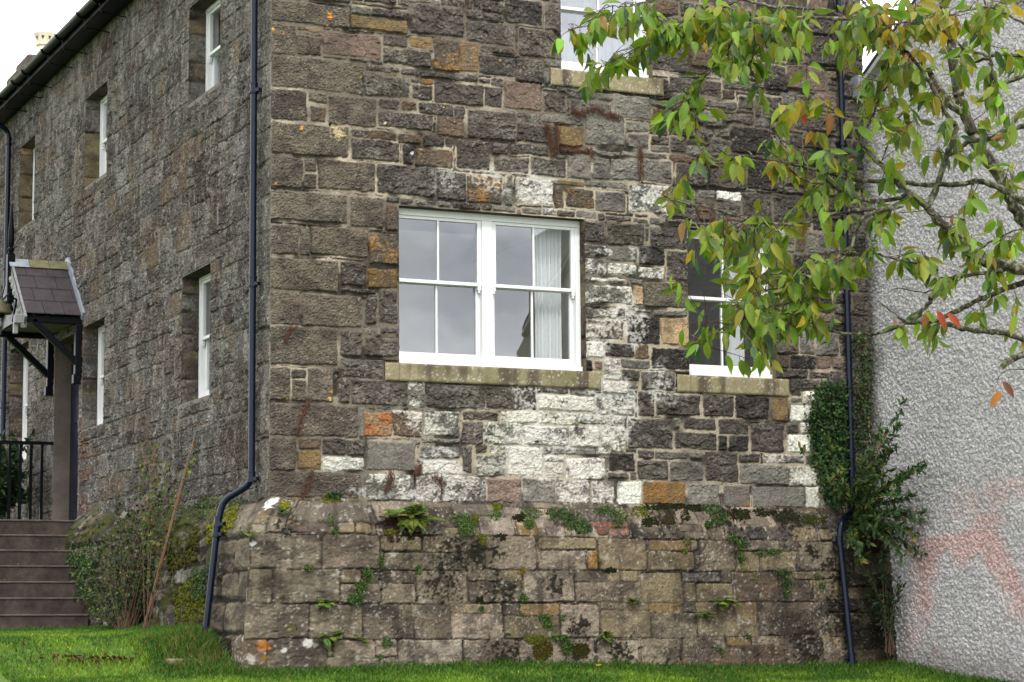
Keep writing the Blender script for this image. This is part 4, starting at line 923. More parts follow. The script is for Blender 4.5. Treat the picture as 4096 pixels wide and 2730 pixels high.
# ------------------------------------------------------------------ the cherry tree
tree = thing('cherry_tree', 'cherry tree reaching in from the right with green and yellowing autumn leaves', 'tree', tuple(at(4500, 1365, 11.2)*np.array([1, 1, 0])+np.array([0, 0, -2.4])))
LIMBS = [
 # points in the photograph's pixels, distance from the camera, start and end radius
 ([(4300,1180),(4220,1120),(4096,1083),(4015,1060),(3956,1054),(3896,1024),(3836,959),(3795,917),(3753,881),(3711,834),(3664,786),(3616,756),(3562,703),(3503,637),(3461,595),(3446,565),(3478,490),(3515,400),(3560,330)],10.5,.030,.004),
 ([(3711,834),(3741,762),(3771,673),(3795,607),(3822,530),(3824,500),(3807,489),(3771,429),(3741,369),(3693,292),(3658,238),(3622,203),(3586,149),(3538,95),(3491,48),(3449,0),(3420,-60)],10.45,.014,.005),
 ([(3798,622),(3848,589),(3890,563),(3956,554),(4015,530),(4080,512),(4200,470)],10.5,.009,.012),
 ([(3640,775),(3586,795),(3503,807),(3449,798),(3389,780),(3348,756),(3310,725),(3279,670),(3254,585),(3228,517)],10.4,.012,.004),
 ([(4180,860),(4069,792),(4003,756),(3926,729),(3890,729),(3824,738),(3705,741),(3610,729),(3509,723),(3419,720),(3300,690),(3200,665),(3118,645),(2999,628),(2948,632),(2889,651),(2804,649),(2770,636)],10.6,.016,.003),
 ([(3650,785),(3598,814),(3537,837),(3430,841),(3330,860),(3201,897),(3124,900),(2987,876),(2834,830),(2712,807),(2650,780)],10.35,.011,.003),
 ([(3610,822),(3467,864),(3431,905),(3400,1005),(3338,1059),(3254,1104),(3140,1143),(3063,1165)],10.3,.010,.004),
 ([(4300,1060),(4180,1110),(4096,1131),(4045,1149),(3956,1185),(3896,1209),(3836,1238),(3777,1271),(3717,1289),(3634,1292),(3586,1310),(3515,1334),(3443,1337),(3360,1331),(3324,1322),(3269,1303),(3178,1265),(3120,1240)],10.55,.016,.003),
 ([(3660,1290),(3610,1280),(3560,1240),(3515,1205)],10.5,.007,.003),
 ([(3201,1196),(3063,1234),(2949,1280),(2819,1349),(2758,1387)],10.25,.006,.002),
 ([(3200,1250),(3201,1196),(3190,1150),(3231,1110)],10.3,.007,.005),
 ([(3646,1280),(3681,1250),(3717,1209),(3741,1161),(3813,1113),(3884,1101),(3973,1089),(4033,1074),(4120,1060)],10.5,.010,.010),
 ([(4200,1400),(4096,1358),(4015,1334),(3956,1328),(3884,1322),(3813,1304),(3753,1286)],10.9,.016,.011),
 ([(4200,1370),(4096,1417),(4039,1441),(4009,1465)],10.4,.012,.016),
 ([(4110,1480),(4040,1480),(4000,1500),(3985,1545)],10.4,.003,.0015),
 ([(3780,-80),(3777,30),(3780,89),(3807,149),(3807,220),(3830,358),(3848,417),(3884,518),(3908,571),(3950,631),(3991,691),(4033,774),(4069,846),(4110,900),(4220,980),(4330,1100)],11.2,.023,.034),
 ([(3676,232),(3707,275),(3737,322),(3765,365),(3805,420),(3850,450)],11.1,.013,.019),
 ([(3586,95),(3650,88),(3717,83),(3777,68),(3854,42),(3961,30),(4027,60),(4096,95),(4180,120)],10.2,.004,.006),
 ([(4300,330),(4200,280),(4096,304),(3985,334),(3961,238),(3896,250),(3836,226)],10.7,.013,.005),
 ([(4200,225),(4096,220),(4015,220),(3944,220),(3872,203),(3830,167)],10.9,.012,.006),
 ([(3985,334),(3960,240),(3955,120),(3940,20),(3930,-60)],10.6,.006,.004),
 ([(3600,-60),(3620,0),(3660,45),(3700,75),(3720,120),(3715,160)],10.4,.008,.006),
 ([(3420,-30),(3400,75),(3315,44),(3213,34),(3111,29),(3043,17),(2975,0),(2900,-30)],10.8,.007,.007),
 ([(3213,34),(3150,25),(3080,30),(2975,0),(2924,17),(2838,51),(2746,89),(2729,106),(2668,136),(2600,174),(2566,184),(2464,235),(2396,279)],10.3,.006,.002),
 ([(2700,118),(2640,90),(2600,17),(2515,26),(2464,26),(2420,20)],10.2,.004,.002),
 ([(2566,10),(2480,40),(2362,83),(2304,111),(2270,120)],10.2,.003,.0015),
 ([(3400,75),(3250,70),(3094,75),(3043,92),(3002,133),(2958,146),(2920,204),(2900,225),(2855,269),(2821,307),(2787,351),(2757,405),(2765,443)],10.3,.008,.002),
 ([(3043,92),(3033,136),(3019,187),(3005,242),(2998,262)],10.25,.004,.003),
 ([(3298,738),(3230,725),(3172,691),(3145,657),(3094,616),(3043,565),(3009,531)],10.3,.006,.0015),
 ([(2941,636),(2907,616),(2838,575),(2780,534)],10.3,.004,.002),
 ([(3012,623),(2941,575)],10.3,.004,.002),
 ([(3450,720),(3400,690),(3290,640),(3200,600),(3130,560),(3070,500)],10.4,.005,.002),
 ([(3560,520),(3480,480),(3400,455),(3330,440),(3250,400),(3210,395)],10.4,.004,.002),
 ([(3560,330),(3620,300),(3700,285),(3740,280)],10.45,.004,.003),
 ([(3530,640),(3560,560),(3590,480),(3640,430)],10.5,.004,.002),
 ([(3750,1080),(3680,1060),(3600,1040),(3520,1020),(3440,1000),(3300,1010)],10.45,.006,.003),
 ([(3860,880),(3740,860),(3690,845),(3600,850)],10.45,.004,.002),
 ([(3900,1010),(3980,960),(4040,930),(4096,920)],10.4,.005,.004),
 ([(3985,1160),(3960,1200),(3930,1240)],10.5,.004,.002),
 ([(3741,1161),(3680,1170),(3600,1155),(3570,1158)],10.5,.004,.002),
]
def smooth_path(P, sub=4):
    P = [np.array(p, float) for p in P]; out = []
    for i in range(len(P)-1):
        p0 = P[max(i-1, 0)]; p1 = P[i]; p2 = P[i+1]; p3 = P[min(i+2, len(P)-1)]
        for t in np.linspace(0, 1, sub, endpoint=False):
            out.append(.5*((2*p1)+(-p0+p2)*t+(2*p0-5*p1+4*p2-p3)*t*t+(-p0+3*p1-3*p2+p3)*t**3))
    return np.array(out+[P[-1]])
limb_pts = []; rb = random.Random(2)
for pts, dist, ra, rbb in LIMBS:
    pth = smooth_path(pts); n = len(pth); w = np.cumsum(np.r_[0, G.normal(0, .012, n-1)]); w -= np.linspace(0, w[-1], n)
    W = np.array([at(x, y, dist+dw) for (x, y), dw in zip(pth, w)]); W += G.normal(0, .0022, W.shape)
    rr = np.linspace(ra, rbb, n)*np.exp(G.normal(0, .10, n))
    MB().tube(W, list(rr), 8).build('branch', M_BARK, tree, True)
    for (x, y), p in zip(pth, W): limb_pts.append((x, y, *p))
limb_pts = np.array(limb_pts)
tb = at(4500, 1365, 11.2)
trunk_pts = [(tb[0], tb[1], -2.7), (tb[0]+.03, tb[1]+.02, -2.2), (tb[0]-.02, tb[1], -1.2), tuple(at(4480, 1500, 11.2)), tuple(at(4330, 1120, 11.1)), tuple(at(4260, 700, 11.1)), tuple(at(4300, 200, 11.2)), tuple(at(4380, -300, 11.3))]
MB().tube(trunk_pts, [.20, .16, .14, .12, .07, .05, .04, .03], 14).build('trunk', M_BARK, tree, True)
# leaf clusters: centre x, y and half sizes in a 2353 wide view of the photograph, number of leaves
CL = '''1300,92,24,34,5 1340,80,28,34,8 1400,55,55,45,28 1375,160,38,32,13 1440,140,46,40,20 1335,195,14,22,4 1500,75,46,70,34 1470,35,55,30,20 1560,55,55,55,32 1600,85,55,60,34 1650,55,55,50,30
1680,120,38,45,18 1720,140,55,50,26 1740,55,65,50,34 1800,95,55,50,28 1830,50,55,50,28 1855,130,38,40,14 1600,240,52,55,34 1535,270,28,40,12 1500,300,36,36,10 1585,395,8,16,2 1660,365,44,34,13
1850,255,42,40,18 1835,395,52,50,24 1785,395,26,30,8 1750,340,22,18,4 1980,75,65,60,36 2050,55,65,60,38 2130,45,55,42,30 2200,55,65,50,30 2290,55,55,50,26 2100,120,44,34,16 2060,180,52,50,20 2010,240,36,36,9
2060,285,50,50,22 2120,195,36,50,14 2200,130,44,50,16 2250,195,55,60,24 2320,140,28,55,12 2300,285,44,60,20 2190,255,36,36,10 2230,345,44,50,16 2320,365,28,50,12 2140,315,36,36,9 2085,335,36,36,8
1545,465,40,44,17 1650,550,55,36,17 1720,522,44,36,14 1790,512,44,36,12 1860,470,44,44,16 1920,410,42,42,14 1900,335,36,36,12 1700,605,62,50,38 1770,625,62,52,40 1850,635,62,52,34 1920,625,44,52,24 1740,705,70,52,38
1800,755,62,52,46 1760,815,44,34,24 1850,725,44,52,25 1900,710,34,44,14 1615,585,28,22,5 1660,580,26,26,7 1555,635,24,22,4 1585,780,28,32,8 1630,685,22,34,7 1650,745,22,32,7 1600,605,18,22,3 2010,530,36,36,12
2060,490,36,44,12 2120,590,52,36,19 2200,550,44,52,20 2170,630,36,36,12 2260,590,44,52,20 2320,550,36,52,15 2300,660,36,36,10 2070,768,22,34,7 2140,750,30,30,9 2160,792,16,20,4 2250,722,42,26,8 2320,752,22,26,5
1930,520,40,30,9 1960,440,40,36,10 1990,600,30,26,7 1780,250,30,30,7 1950,330,30,36,8 2200,470,40,30,9 2030,420,36,30,7 1985,40,40,36,16 1955,110,36,44,18 2015,110,36,36,12 2060,20,50,20,14 1975,190,30,36,10'''
pos = []; axv = []; twigs = MB()
for w in CL.split():
    x, y, rx, ry, n = map(float, w.split(',')); n = int(n*1.6); k = 4096/2353; x *= k; y *= k; rx *= k; ry *= k
    nt_ = max(1, n//4)
    for t in range(nt_):
        ex, ey = x+rx*G.uniform(-.9, .9), y-18+ry*G.uniform(-.9, .65)
        d = (limb_pts[:, 0]-ex)**2+(limb_pts[:, 1]-ey)**2; cand = np.argsort(d)[:12]; j = cand[G.randint(12)]
        A = limb_pts[j, 2:]; dA = np.linalg.norm(A-CAM); B = at(ex, ey, dA+G.normal(0, .22))
        Mid = (A+B)/2+np.array([0, 0, .04*np.linalg.norm(A-B)])+G.normal(0, .012, 3)
        ts = np.linspace(0, 1, 6)[:, None]; path = A*(1-ts)**2+2*Mid*ts*(1-ts)+B*ts*ts
        if np.linalg.norm(A-B) > .04: twigs.tube(path, list(np.linspace(.0026, .0011, 6)), 4)
        m = n//nt_+(1 if t < n % nt_ else 0)
        for q in range(m):
            u = G.uniform(.35, 1) if np.linalg.norm(A-B) > .25 else G.uniform(.1, 1)
            p = A*(1-u)**2+2*Mid*u*(1-u)+B*u*u
            tg = B-A; tg = tg/(np.linalg.norm(tg)+1e-6)
            a = np.array([0, 0, -1.0])*G.uniform(.5, 1.2)+tg*G.uniform(.0, .7)+G.normal(0, .42, 3)
            a /= np.linalg.norm(a); pp = p+a*.022
            twigs.tube([p, pp], .0009, 3, cap=False)
            pos.append(pp); axv.append(a)
pos = np.array(pos); axv = np.array(axv); n = len(pos)
upv = np.array([-.5, -.8, .3])[None]+G.normal(0, 1.0, (n, 3))
cols = pick_cols(n, [(46, (.135, .225, .013)), (22, (.095, .180, .013)), (12, (.030, .075, .026)), (14, (.18, .20, .015)), (3.5, (.32, .25, .015)), (1.3, (.22, .11, .025))], .2)
proj = np.stack([(pos-CAM)@RIGHT, (pos-CAM)@UP, (pos-CAM)@FWD], -1); sx = CXP+FPX*proj[:, 0]/proj[:, 2]; sy = CYP-FPX*proj[:, 1]/proj[:, 2]
warm = ((sx-3210)**2/170**2+(sy-460)**2/110**2 < 1) | ((sx-3110)**2/80**2+(sy-700)**2/90**2 < 1) | ((sx-3650)**2/200**2+(sy-110)**2/120**2 < 1)
wi = np.where(warm & (G.rand(n) < .55))[0]; cols[wi] = pick_cols(len(wi), [(4, (.30, .22, .015)), (2, (.24, .12, .03)), (.4, (.32, .06, .02)), (3, (.18, .19, .015))], .2)
size = G.uniform(.066, .108, n); sz = np.stack([size*G.uniform(.8, 1.15, n), size*G.uniform(.4, 2.2, n), size], -1)
crown = scatter('crown', CH_V, CH_F, pos, rotm(axv, upv), sz, cols, M_LEAF, tree,
    cols2=pick_cols(n, [(4, (.16, .18, .015)), (3, (.085, .16, .012)), (2, (.26, .19, .02)), (1, (.12, .06, .02)), (1.5, (.035, .08, .02))], .2), mixw=np.clip(G.rand(n, 1)*1.1*(np.array([abs(v[0])*3.2+.35*v[2] for v in CH_V])[None]) + G.normal(0, .22, (n, len(CH_V))), 0, 1))
twigs.build('twigs', M_TWIG, tree, True)
# the few leaves that stand out by colour
sp = [((3790,1255),(.42,.075,.028),(.7,0,-.35)), ((3750,1245),(.40,.07,.03),(.25,0,-.8)), ((3715,1240),(.28,.10,.035),(-.3,0,-.8)), ((4003,1565),(.36,.13,.02),(-.5,0,-.7)), ((4012,1528),(.13,.05,.03),(.3,0,-.6)), ((3775,120),(.36,.24,.015),(0,0,-1)), ((3210,430),(.34,.08,.035),(0,0,-1))]
P_ = np.array([at(*s[0], 10.35) for s in sp]); A_ = np.array([RIGHT*s[2][0]+np.array([0, 0, s[2][2]])+G.normal(0, .1, 3) for s in sp]); Up_ = np.array([[-.4, -.9, .2]]*len(sp))
scatter('crown', CH_V, CH_F, P_, rotm(A_, Up_), np.stack([np.full(len(sp), .085), np.full(len(sp), .08), np.full(len(sp), .09)], -1), np.array([s[1] for s in sp]), M_LEAF, tree)

# ------------------------------------------------------------------ plants on and at the walls
def inpoly(x, y, poly):
    c = np.zeros(len(x), bool); j = len(poly)-1
    for i in range(len(poly)):
        xi, yi = poly[i]; xj, yj = poly[j]
        c ^= ((yi > y) != (yj > y)) & (x < (xj-xi)*(y-yi)/(yj-yi+1e-9)+xi); j = i
    return c
def poly_pts(poly, n):
    xs_ = [p[0] for p in poly]; ys_ = [p[1] for p in poly]; X = G.uniform(min(xs_), max(xs_), n*6); Y = G.uniform(min(ys_), max(ys_), n*6); m = inpoly(X, Y, poly)
    return X[m][:n], Y[m][:n]
GREENS = [(5, (.030, .075, .012)), (3, (.055, .105, .014)), (1.5, (.09, .14, .02)), (1, (.02, .045, .012))]
DARKG = [(5, (.012, .036, .010)), (3, (.022, .055, .012)), (1, (.045, .085, .014))]
FERNG = [(4, (.06, .115, .012)), (3, (.09, .14, .015)), (1, (.13, .12, .02))]
def front_y(z): return -float(off(np.array(min(z, 0))))
def small_plant(name, label, cat, group, polys, n, size, table, depth=.05, wall='f', tmpl='o', stems=14, hang=-.2, jit=0):
    """a low plant rooted in a wall joint; polys are outlines in the photograph's pixels lying on that wall"""
    P = []; base = None
    for poly in polys:
        X, Y = poly_pts(poly, max(4, int(n/len(polys))))
        for x, y in zip(X, Y):
            if jit: x += G.normal(0, jit); y += G.normal(0, jit)
            yy = 0.0 if wall == 'f0' else -.34
            if wall in ('f', 'f0'):
                p = on_y(x, y, yy)
                if wall == 'f':
                    for _ in range(3): p = on_y(x, y, front_y(p[2]))
                P.append(p+np.array([G.normal(0, .004), -abs(G.normal(.010, depth)), 0]))
            elif wall == 'x':
                p = on_x(x, y, -.32)
                for _ in range(3): p = on_x(x, y, -float(off(np.array(min(p[2], 0)))))
                P.append(p+np.array([-abs(G.normal(.02, depth)), 0, 0]))
            elif wall == 'g':
                P.append(on_x(x, y, RX)+np.array([-abs(G.normal(.02, depth)), 0, 0]))
    P = np.array(P); m = len(P); c0 = P.mean(0); root = c0.copy(); root[2] = P[:, 2].min()
    t = thing(name, label, cat, tuple(root), group)
    outv = np.array([0, -1, .35]) if wall in ('f', 'f0') else np.array([-1, -.2, .35])
    ax = G.normal(0, .7, (m, 3))+np.array([0, 0, hang]); nv = outv[None]+G.normal(0, .55, (m, 3))
    V, F = {'o': (OV_V, OV_F), 'l': (LN_V, LN_F)}[tmpl]; s = G.uniform(.7, 1.3, m)*size
    scatter('foliage', V, F, P, rotm(ax, nv), np.stack([s, s, s], -1), pick_cols(m, table, .25), M_SMALL, t)
    b = MB()
    back = np.array([0, 1, 0]) if wall in ('f', 'f0') else np.array([1, 0, 0])
    for k in range(min(stems, m)):
        q = P[G.randint(m)]; r0 = P[G.randint(m)]+back*.02
        b.tube([r0, (r0+q)/2+back*.01-np.array([0, 0, .01]), q], [.0022, .0018, .0012], 4)
    if stems: b.build('stem', M_STEM, t, True)
    return t
def frond(b_pos, b_ax, b_col, org, d, L, arch, col, up):
    d = np.array(d, float); d /= np.linalg.norm(d); nseg = 18; pts = []
    for i in range(nseg+1):
        t = i/nseg; pts.append(np.array(org)+d*L*t+np.array([0, 0, 1])*(arch*L*(t-t*t*1.6)))
    side = np.cross(d, [0, 0, 1]); side /= np.linalg.norm(side)+1e-9
    for i in range(1, nseg):
        t = i/nseg; w = .27*L*math.sin(PI*min(1, t*.9+.12))**.8
        for s in (-1, 1):
            b_pos.append(pts[i]); b_ax.append((side*s*.9+(pts[i+1]-pts[i])/np.linalg.norm(pts[i+1]-pts[i])*.5+np.array([0, 0, -.15]))*1.0); b_col.append((w, col))
    return pts
def fern(label, group, px, py, spread, nf, table=FERNG, wall='f', name='fern', sx_=1.0):
    p = on_y(px, py, -.34)
    if wall == 'f':
        for _ in range(3): p = on_y(px, py, front_y(p[2])-.01)
    else:
        p = on_x(px, py, -.32)
        for _ in range(3): p = on_x(px, py, -float(off(np.array(min(p[2], 0))))-.01)
    t = thing(name, label, 'fern', tuple(p), group)
    bp, ba, bc = [], [], []; st = MB()
    for k in range(nf):
        a = G.uniform(-1, 1)
        d = (np.array([a*1.1*sx_, -.55-.3*G.rand(), G.uniform(-.35, .55)]) if wall == 'f' else np.array([-.6, a, G.uniform(-.3, .5)]))
        L = spread*G.uniform(.6, 1.1); col = pick_cols(1, table, .2)[0]
        pts = frond(bp, ba, bc, p+np.array([G.normal(0, spread*.18*sx_), 0, G.normal(0, .01)]), d, L, G.uniform(.1, .5), col, None)
        st.tube(pts, [.002]*len(pts), 3)
    bp = np.array(bp); ba = np.array(ba); w = np.array([c[0] for c in bc]); cc = np.array([c[1] for c in bc])
    scatter('fronds', LN_V, LN_F, bp, rotm(ba, np.array([[0, -.6, 1.0]])+G.normal(0, .25, (len(bp), 3))), np.stack([w*.95, w, w*.85], -1), cc, M_SMALL, t)
    st.build('stem', M_STEM, t, True)
    b = MB()                                              # brown dead fronds hanging under it
    for k in range(nf//2):
        q = p+np.array([G.normal(0, spread*.2*sx_), -.015, 0]); e = q+np.array([G.normal(0, .03), -.01, -spread*G.uniform(.3, .8)]); b.tube([q, (q+e)/2+np.array([0, -.02, 0]), e], [.002, .0015, .001], 3)
    b.build('dead_frond', M_STEM, t, True)
    return t
def E(x, y, rx, ry, n=9): return [(x+rx*math.cos(2*PI*i/n)*G.uniform(.75, 1.1), y+ry*math.sin(2*PI*i/n)*G.uniform(.75, 1.1)) for i in range(n)]
GP = 'small leafy plants rooted in the joints of the stone plinth'
SP = [
 ('dark green columbine like plant on the ledge below the quoins', [E(1340,1982,26,20)], 60, .020, DARKG),
 ('trailing light green sprig hanging under the ledge left of the big fern', [E(1320,2080,16,26), E(1338,2120,14,22)], 90, .014, GREENS),
 ('bushy round leaved clump at the ledge just right of the big fern', [E(1845,2080,50,38), E(1860,2120,40,34)], 420, .014, GREENS),
 ('small moss edged leafy tuft between two clumps on the ledge', [E(1978,2060,26,24)], 120, .013, GREENS),
 ('wide leafy mat on the ledge above a dry grass tuft', [E(2120,2055,50,26), E(2115,2095,22,22)], 330, .013, GREENS),
 ('large dark leafy clump spilling from the ledge below the limewashed stones', [E(2230,2055,60,30), E(2290,2085,55,36), E(2330,2110,40,30)], 760, .015, DARKG+GREENS),
 ('broad leafy mat over the red bricks on the ledge', [E(2420,2045,50,24), E(2470,2070,36,36)], 420, .014, DARKG+GREENS),
 ('thick ivy like clump on the mossy ledge right of the ochre stone', [E(2840,2035,42,26), E(2870,2070,46,28), E(2830,2100,18,14)], 560, .015, DARKG+GREENS),
 ('leafy strand running down the wall right of the thick ledge clump', [E(2925,2150,22,18), E(2965,2180,30,26), E(2960,2230,12,26)], 260, .015, GREENS),
 ('thin creeping strand of tiny leaves along a high joint on the right', [E(3060,2215,60,14), E(3100,2205,36,12)], 190, .014, GREENS),
 ('green hanging tongue of leaves under the creeping strand', [E(3120,2290,42,20), E(3142,2330,26,26), E(3142,2375,10,26)], 330, .015, DARKG+GREENS),
 ('sparse yellowish strand dropping through the middle of the right part', [E(2975,2260,18,60), E(3020,2310,16,30)], 90, .012, [(1,(.12,.14,.02)),(1,(.06,.1,.014))]),
 ('sprig of round leaves near the right drainpipe', [E(3270,2310,16,16), E(3286,2342,12,16)], 80, .016, GREENS),
 ('yellow green dangling sprig at the upper right joint', [E(2745,2170,16,26), E(2735,2205,14,12)], 90, .013, [(2,(.12,.14,.02)),(2,(.06,.11,.014))]),
 ('narrow leafy strip climbing above a wider trail on the left', [E(1520,2240,14,26), E(1528,2268,12,14)], 130, .014, GREENS),
 ('wide diagonal trail of bright leaves across the left of the plinth', [E(1468,2300,22,30), E(1440,2345,28,30), E(1420,2398,36,26)], 620, .015, GREENS),
 ('small sprig in the joint below the upper left block', [E(1235,2275,18,12)], 55, .014, GREENS),
 ('bright rosette near the ground at left centre', [E(1545,2572,22,18)], 60, .020, GREENS),
 ('two leaf tuft just under the bright rosette', [E(1520,2628,12,10)], 30, .015, GREENS),
 ('little tuft under the orange tuft in the middle', [E(2090,2392,18,18)], 90, .014, GREENS),
 ('orange turning tuft in the middle joint', [E(2086,2282,20,18)], 100, .013, [(3,(.22,.12,.02)),(2,(.1,.12,.015))]),
 ('hanging bright sprig over a pale block low in the middle', [E(2175,2470,26,14), E(2190,2500,20,24)], 170, .015, GREENS),
 ('bushy rosette over thick moss near the ground', [E(2235,2552,42,16), E(2262,2590,24,40)], 330, .016, GREENS),
 ('small sprig in the joint at centre above the orange block', [E(1922,2435,14,12)], 40, .014, GREENS),
 ('tiny pair of sprigs at the joint right of the orange block', [E(2080,2455,12,10), E(2250,2475,10,12)], 50, .013, GREENS),
 ('leafy tuft low at the far right joint', [E(2992,2545,12,12)], 36, .014, GREENS),
 ('yellow green sprig at ground level on the right', [E(2890,2610,12,22), E(2870,2595,18,8)], 70, .013, GREENS),
 ('pale hanging sprig near the top middle joint', [E(1672,2280,16,24)], 60, .013, GREENS),
 ('dense creeper patch on the upper wall beside the drainpipe', [E(3260,640,60,28), E(3230,660,50,20)], 260, .016, DARKG),
 ('small creeper patch on the wall right of the half hidden window', [E(3260,800,40,24)], 130, .015, DARKG),
]
for lab, polys, n, s, tb_ in SP:
    small_plant('wall_plant', lab, 'plant', GP, polys, int(n*1.7), s*1.12, tb_, .018 if n < 200 else .03, wall='f0' if 'upper wall' in lab or 'half hidden' in lab else 'f', stems=min(16, n//12))
fern('large bright fern bursting from a hole under the ledge', 'ferns on the stone plinth', 1640, 2068, .30, 40)
fern('small fern on the corner slope below white lichen', 'ferns on the stone plinth', 1135, 2050, .13, 9)
fern('fern tuft sticking out left at the corner block', 'ferns on the stone plinth', 985, 2138, .15, 10)
fern('fern with brown dead fronds in the joint under the left trail', 'ferns on the stone plinth', 1305, 2412, .17, 12)
fern('drooping fern over brown roots near the ground on the left', 'ferns on the stone plinth', 1320, 2548, .19, 15)
fern('thin fern right of the drooping fern near the ground', 'ferns on the stone plinth', 1450, 2558, .11, 8)
fern('bushy fern near the ground in the middle', 'ferns on the stone plinth', 2415, 2545, .14, 16)
fern('dandelion like fern rosette in the middle right joint', 'ferns on the stone plinth', 2535, 2405, .15, 9)
fern('broad fern above the long grey block on the right', 'ferns on the stone plinth', 2900, 2410, .18, 14)
fern('yellowing fern left of the broad fern', 'ferns on the stone plinth', 2815, 2460, .13, 14)
fern('small olive fern by the narrow ochre stone', 'ferns on the stone plinth', 2400, 2240, .07, 8)
fern('sparse dark fern hanging in the lower right corner', 'ferns on the stone plinth', 3450, 2240, .17, 12, DARKG+FERNG)

# dry reddish creeper roots on the wall
M_RUST = mat('dead_creeper', (.085, .038, .022), .9)
def dead_creeper(label, pts, n, w, wall0=True):
    W = [on_y(x, y, 0) for x, y in pts]; t = thing('dead_creeper', label, 'creeper', tuple(W[-1]), 'dry brown creeper remains on the wall'); b = MB()
    for k in range(n):
        i0 = G.randint(len(W)-1); u = G.rand(); c = W[i0]*(1-u)+W[i0+1]*u; L = .02+.05*G.rand(); d = np.array([G.normal(0, .7), 0, -1]); d /= np.linalg.norm(d)
        c = c+np.array([G.normal(0, w), -.018-.02*G.rand(), 0]); b.tube([c-d*L, c+np.array([G.normal(0, .008), -.006, 0]), c+d*L], [.0022, .0028, .0012], 3)
    for k in range(3): b.tube([p+np.array([G.normal(0, w*.5), -.018, 0]) for p in W], .003, 4)
    o = b.build('stem', M_RUST, t, True)
cA = lambda ox, oy, L_: [(ox+x/2.936, oy+y/2.936) for x, y in L_]
dead_creeper('dry brown root streak beside the orange lichen spots', cA(1050,1480,[(560,370),(480,480),(430,620),(405,740)]), 46, .014)
dead_creeper('dry brown root streak down the lowest quoin', cA(1050,1480,[(570,1180),(555,1280),(510,1400),(460,1510)]), 46, .013)
dead_creeper('dry brown root streak below the smooth rounded stone', cA(1050,1480,[(1500,1200),(1500,1290),(1460,1370),(1440,1450)]), 44, .014)
dead_creeper('short dry root wisp right of the smooth rounded stone', cA(1050,1480,[(1850,1110),(1830,1180),(1770,1220)]), 24, .012)
dead_creeper('dry root hook on the white stained stone above the ledge', cA(1050,1480,[(1990,1280),(2090,1290),(2100,1400),(2085,1540)]), 40, .010)
dead_creeper('short rusty root on the block beside the corner', cA(1050,1000,[(400,900),(320,940),(280,1010),(262,1080)]), 28, .010)
dead_creeper('dense rusty creeper loop under the upper window', cA(1800,500,[(1120,10),(1150,130),(1180,260),(1195,380),(1250,290),(1255,120),(1240,20)]), 150, .014)
dead_creeper('rusty creeper fringe along the joint under the upper sill', cA(1800,0,[(1430,1300),(1520,1360),(1640,1300),(1720,1280),(1800,1370),(1900,1360),(1960,1400)]), 130, .03)
dead_creeper('rusty creeper band running right from the loop', cA(1800,500,[(1300,300),(1450,310),(1600,300),(1660,340),(1660,400)]), 60, .014)
dead_creeper('thin rusty vertical creeper right of the loop', cA(1800,500,[(2215,260),(2230,400),(2230,540),(2225,660)]), 60, .012)

# ivy in the corner by the rendered wall
ivy_poly = [(3250,1560),(3310,1520),(3372,1540),(3378,1900),(3350,1970),(3330,2040),(3290,2000),(3270,1880),(3245,1780),(3225,1700),(3240,1620)]
iv = small_plant('ivy', 'dark dense ivy climbing the corner beside the right drainpipe', 'ivy', None, [ivy_poly, ivy_poly, ivy_poly, [(3236,1650),(3372,1600),(3372,1900),(3262,1850)], [(3395,1330),(3475,1330),(3480,1900),(3450,2050),(3400,2000)]], 5600, .032, [(5, (.012, .038, .010)), (3, (.026, .066, .014)), (1.2, (.055, .10, .016))], .06, wall='f0', stems=60, jit=11)
P_ = [(3440,900),(3470,900),(3480,1400),(3476,1900),(3440,1900)]
small_plant('ivy', 'thin dark ivy strip up the edge of the rendered wall', 'ivy', None, [[(3440,600),(3456,600),(3470,1300),(3446,1300)], [(3446,1300),(3474,1300),(3490,1900),(3450,1900)]], 1800, .022, DARKG, .03, wall='g', stems=16)
def shrub(name, label, origin, shoots, nleaf, size, table, tmpl='l', rad=.006, group=None, cat='shrub'):
    t = thing(name, label, cat, tuple(origin), group); b = MB(); P = []; A = []; 
    for e, bend in shoots:
        e = np.array(e); o = np.array(origin)+G.normal(0, .03, 3); mid = (o+e)/2+np.array(bend)
        ts = np.linspace(0, 1, 9)[:, None]; path = o*(1-ts)**2+2*mid*ts*(1-ts)+e*ts*ts
        b.tube(path, list(np.linspace(rad, rad*.3, 9)), 5)
        for k in range(nleaf):
            u = G.uniform(.2, 1.0); p = o*(1-u)**2+2*mid*u*(1-u)+e*u*u; d = (e-o)/np.linalg.norm(e-o)
            a = d*.6+G.normal(0, .7, 3)+np.array([0, 0, -.1]); P.append(p+G.normal(0, .012, 3)); A.append(a)
    P = np.array(P); A = np.array(A); m = len(P); s = G.uniform(.6, 1.25, m)*size
    V, F = (LN_V, LN_F) if tmpl == 'l' else (OV_V, OV_F)
    scatter('foliage', V, F, P, rotm(A, np.array([[-.4, -.8, .5]])+G.normal(0, .5, (m, 3))), np.stack([s*1.1, s, s], -1), pick_cols(m, table, .25), M_SMALL, t)
    b.build('stem', M_STEM, t, True); return t
OL = [(5, (.016, .042, .009)), (3, (.034, .072, .011)), (1.2, (.085, .09, .014)), (.2, (.13, .08, .015))]
dd_ = 24.3; og = at(3400, 2080, 25.2)
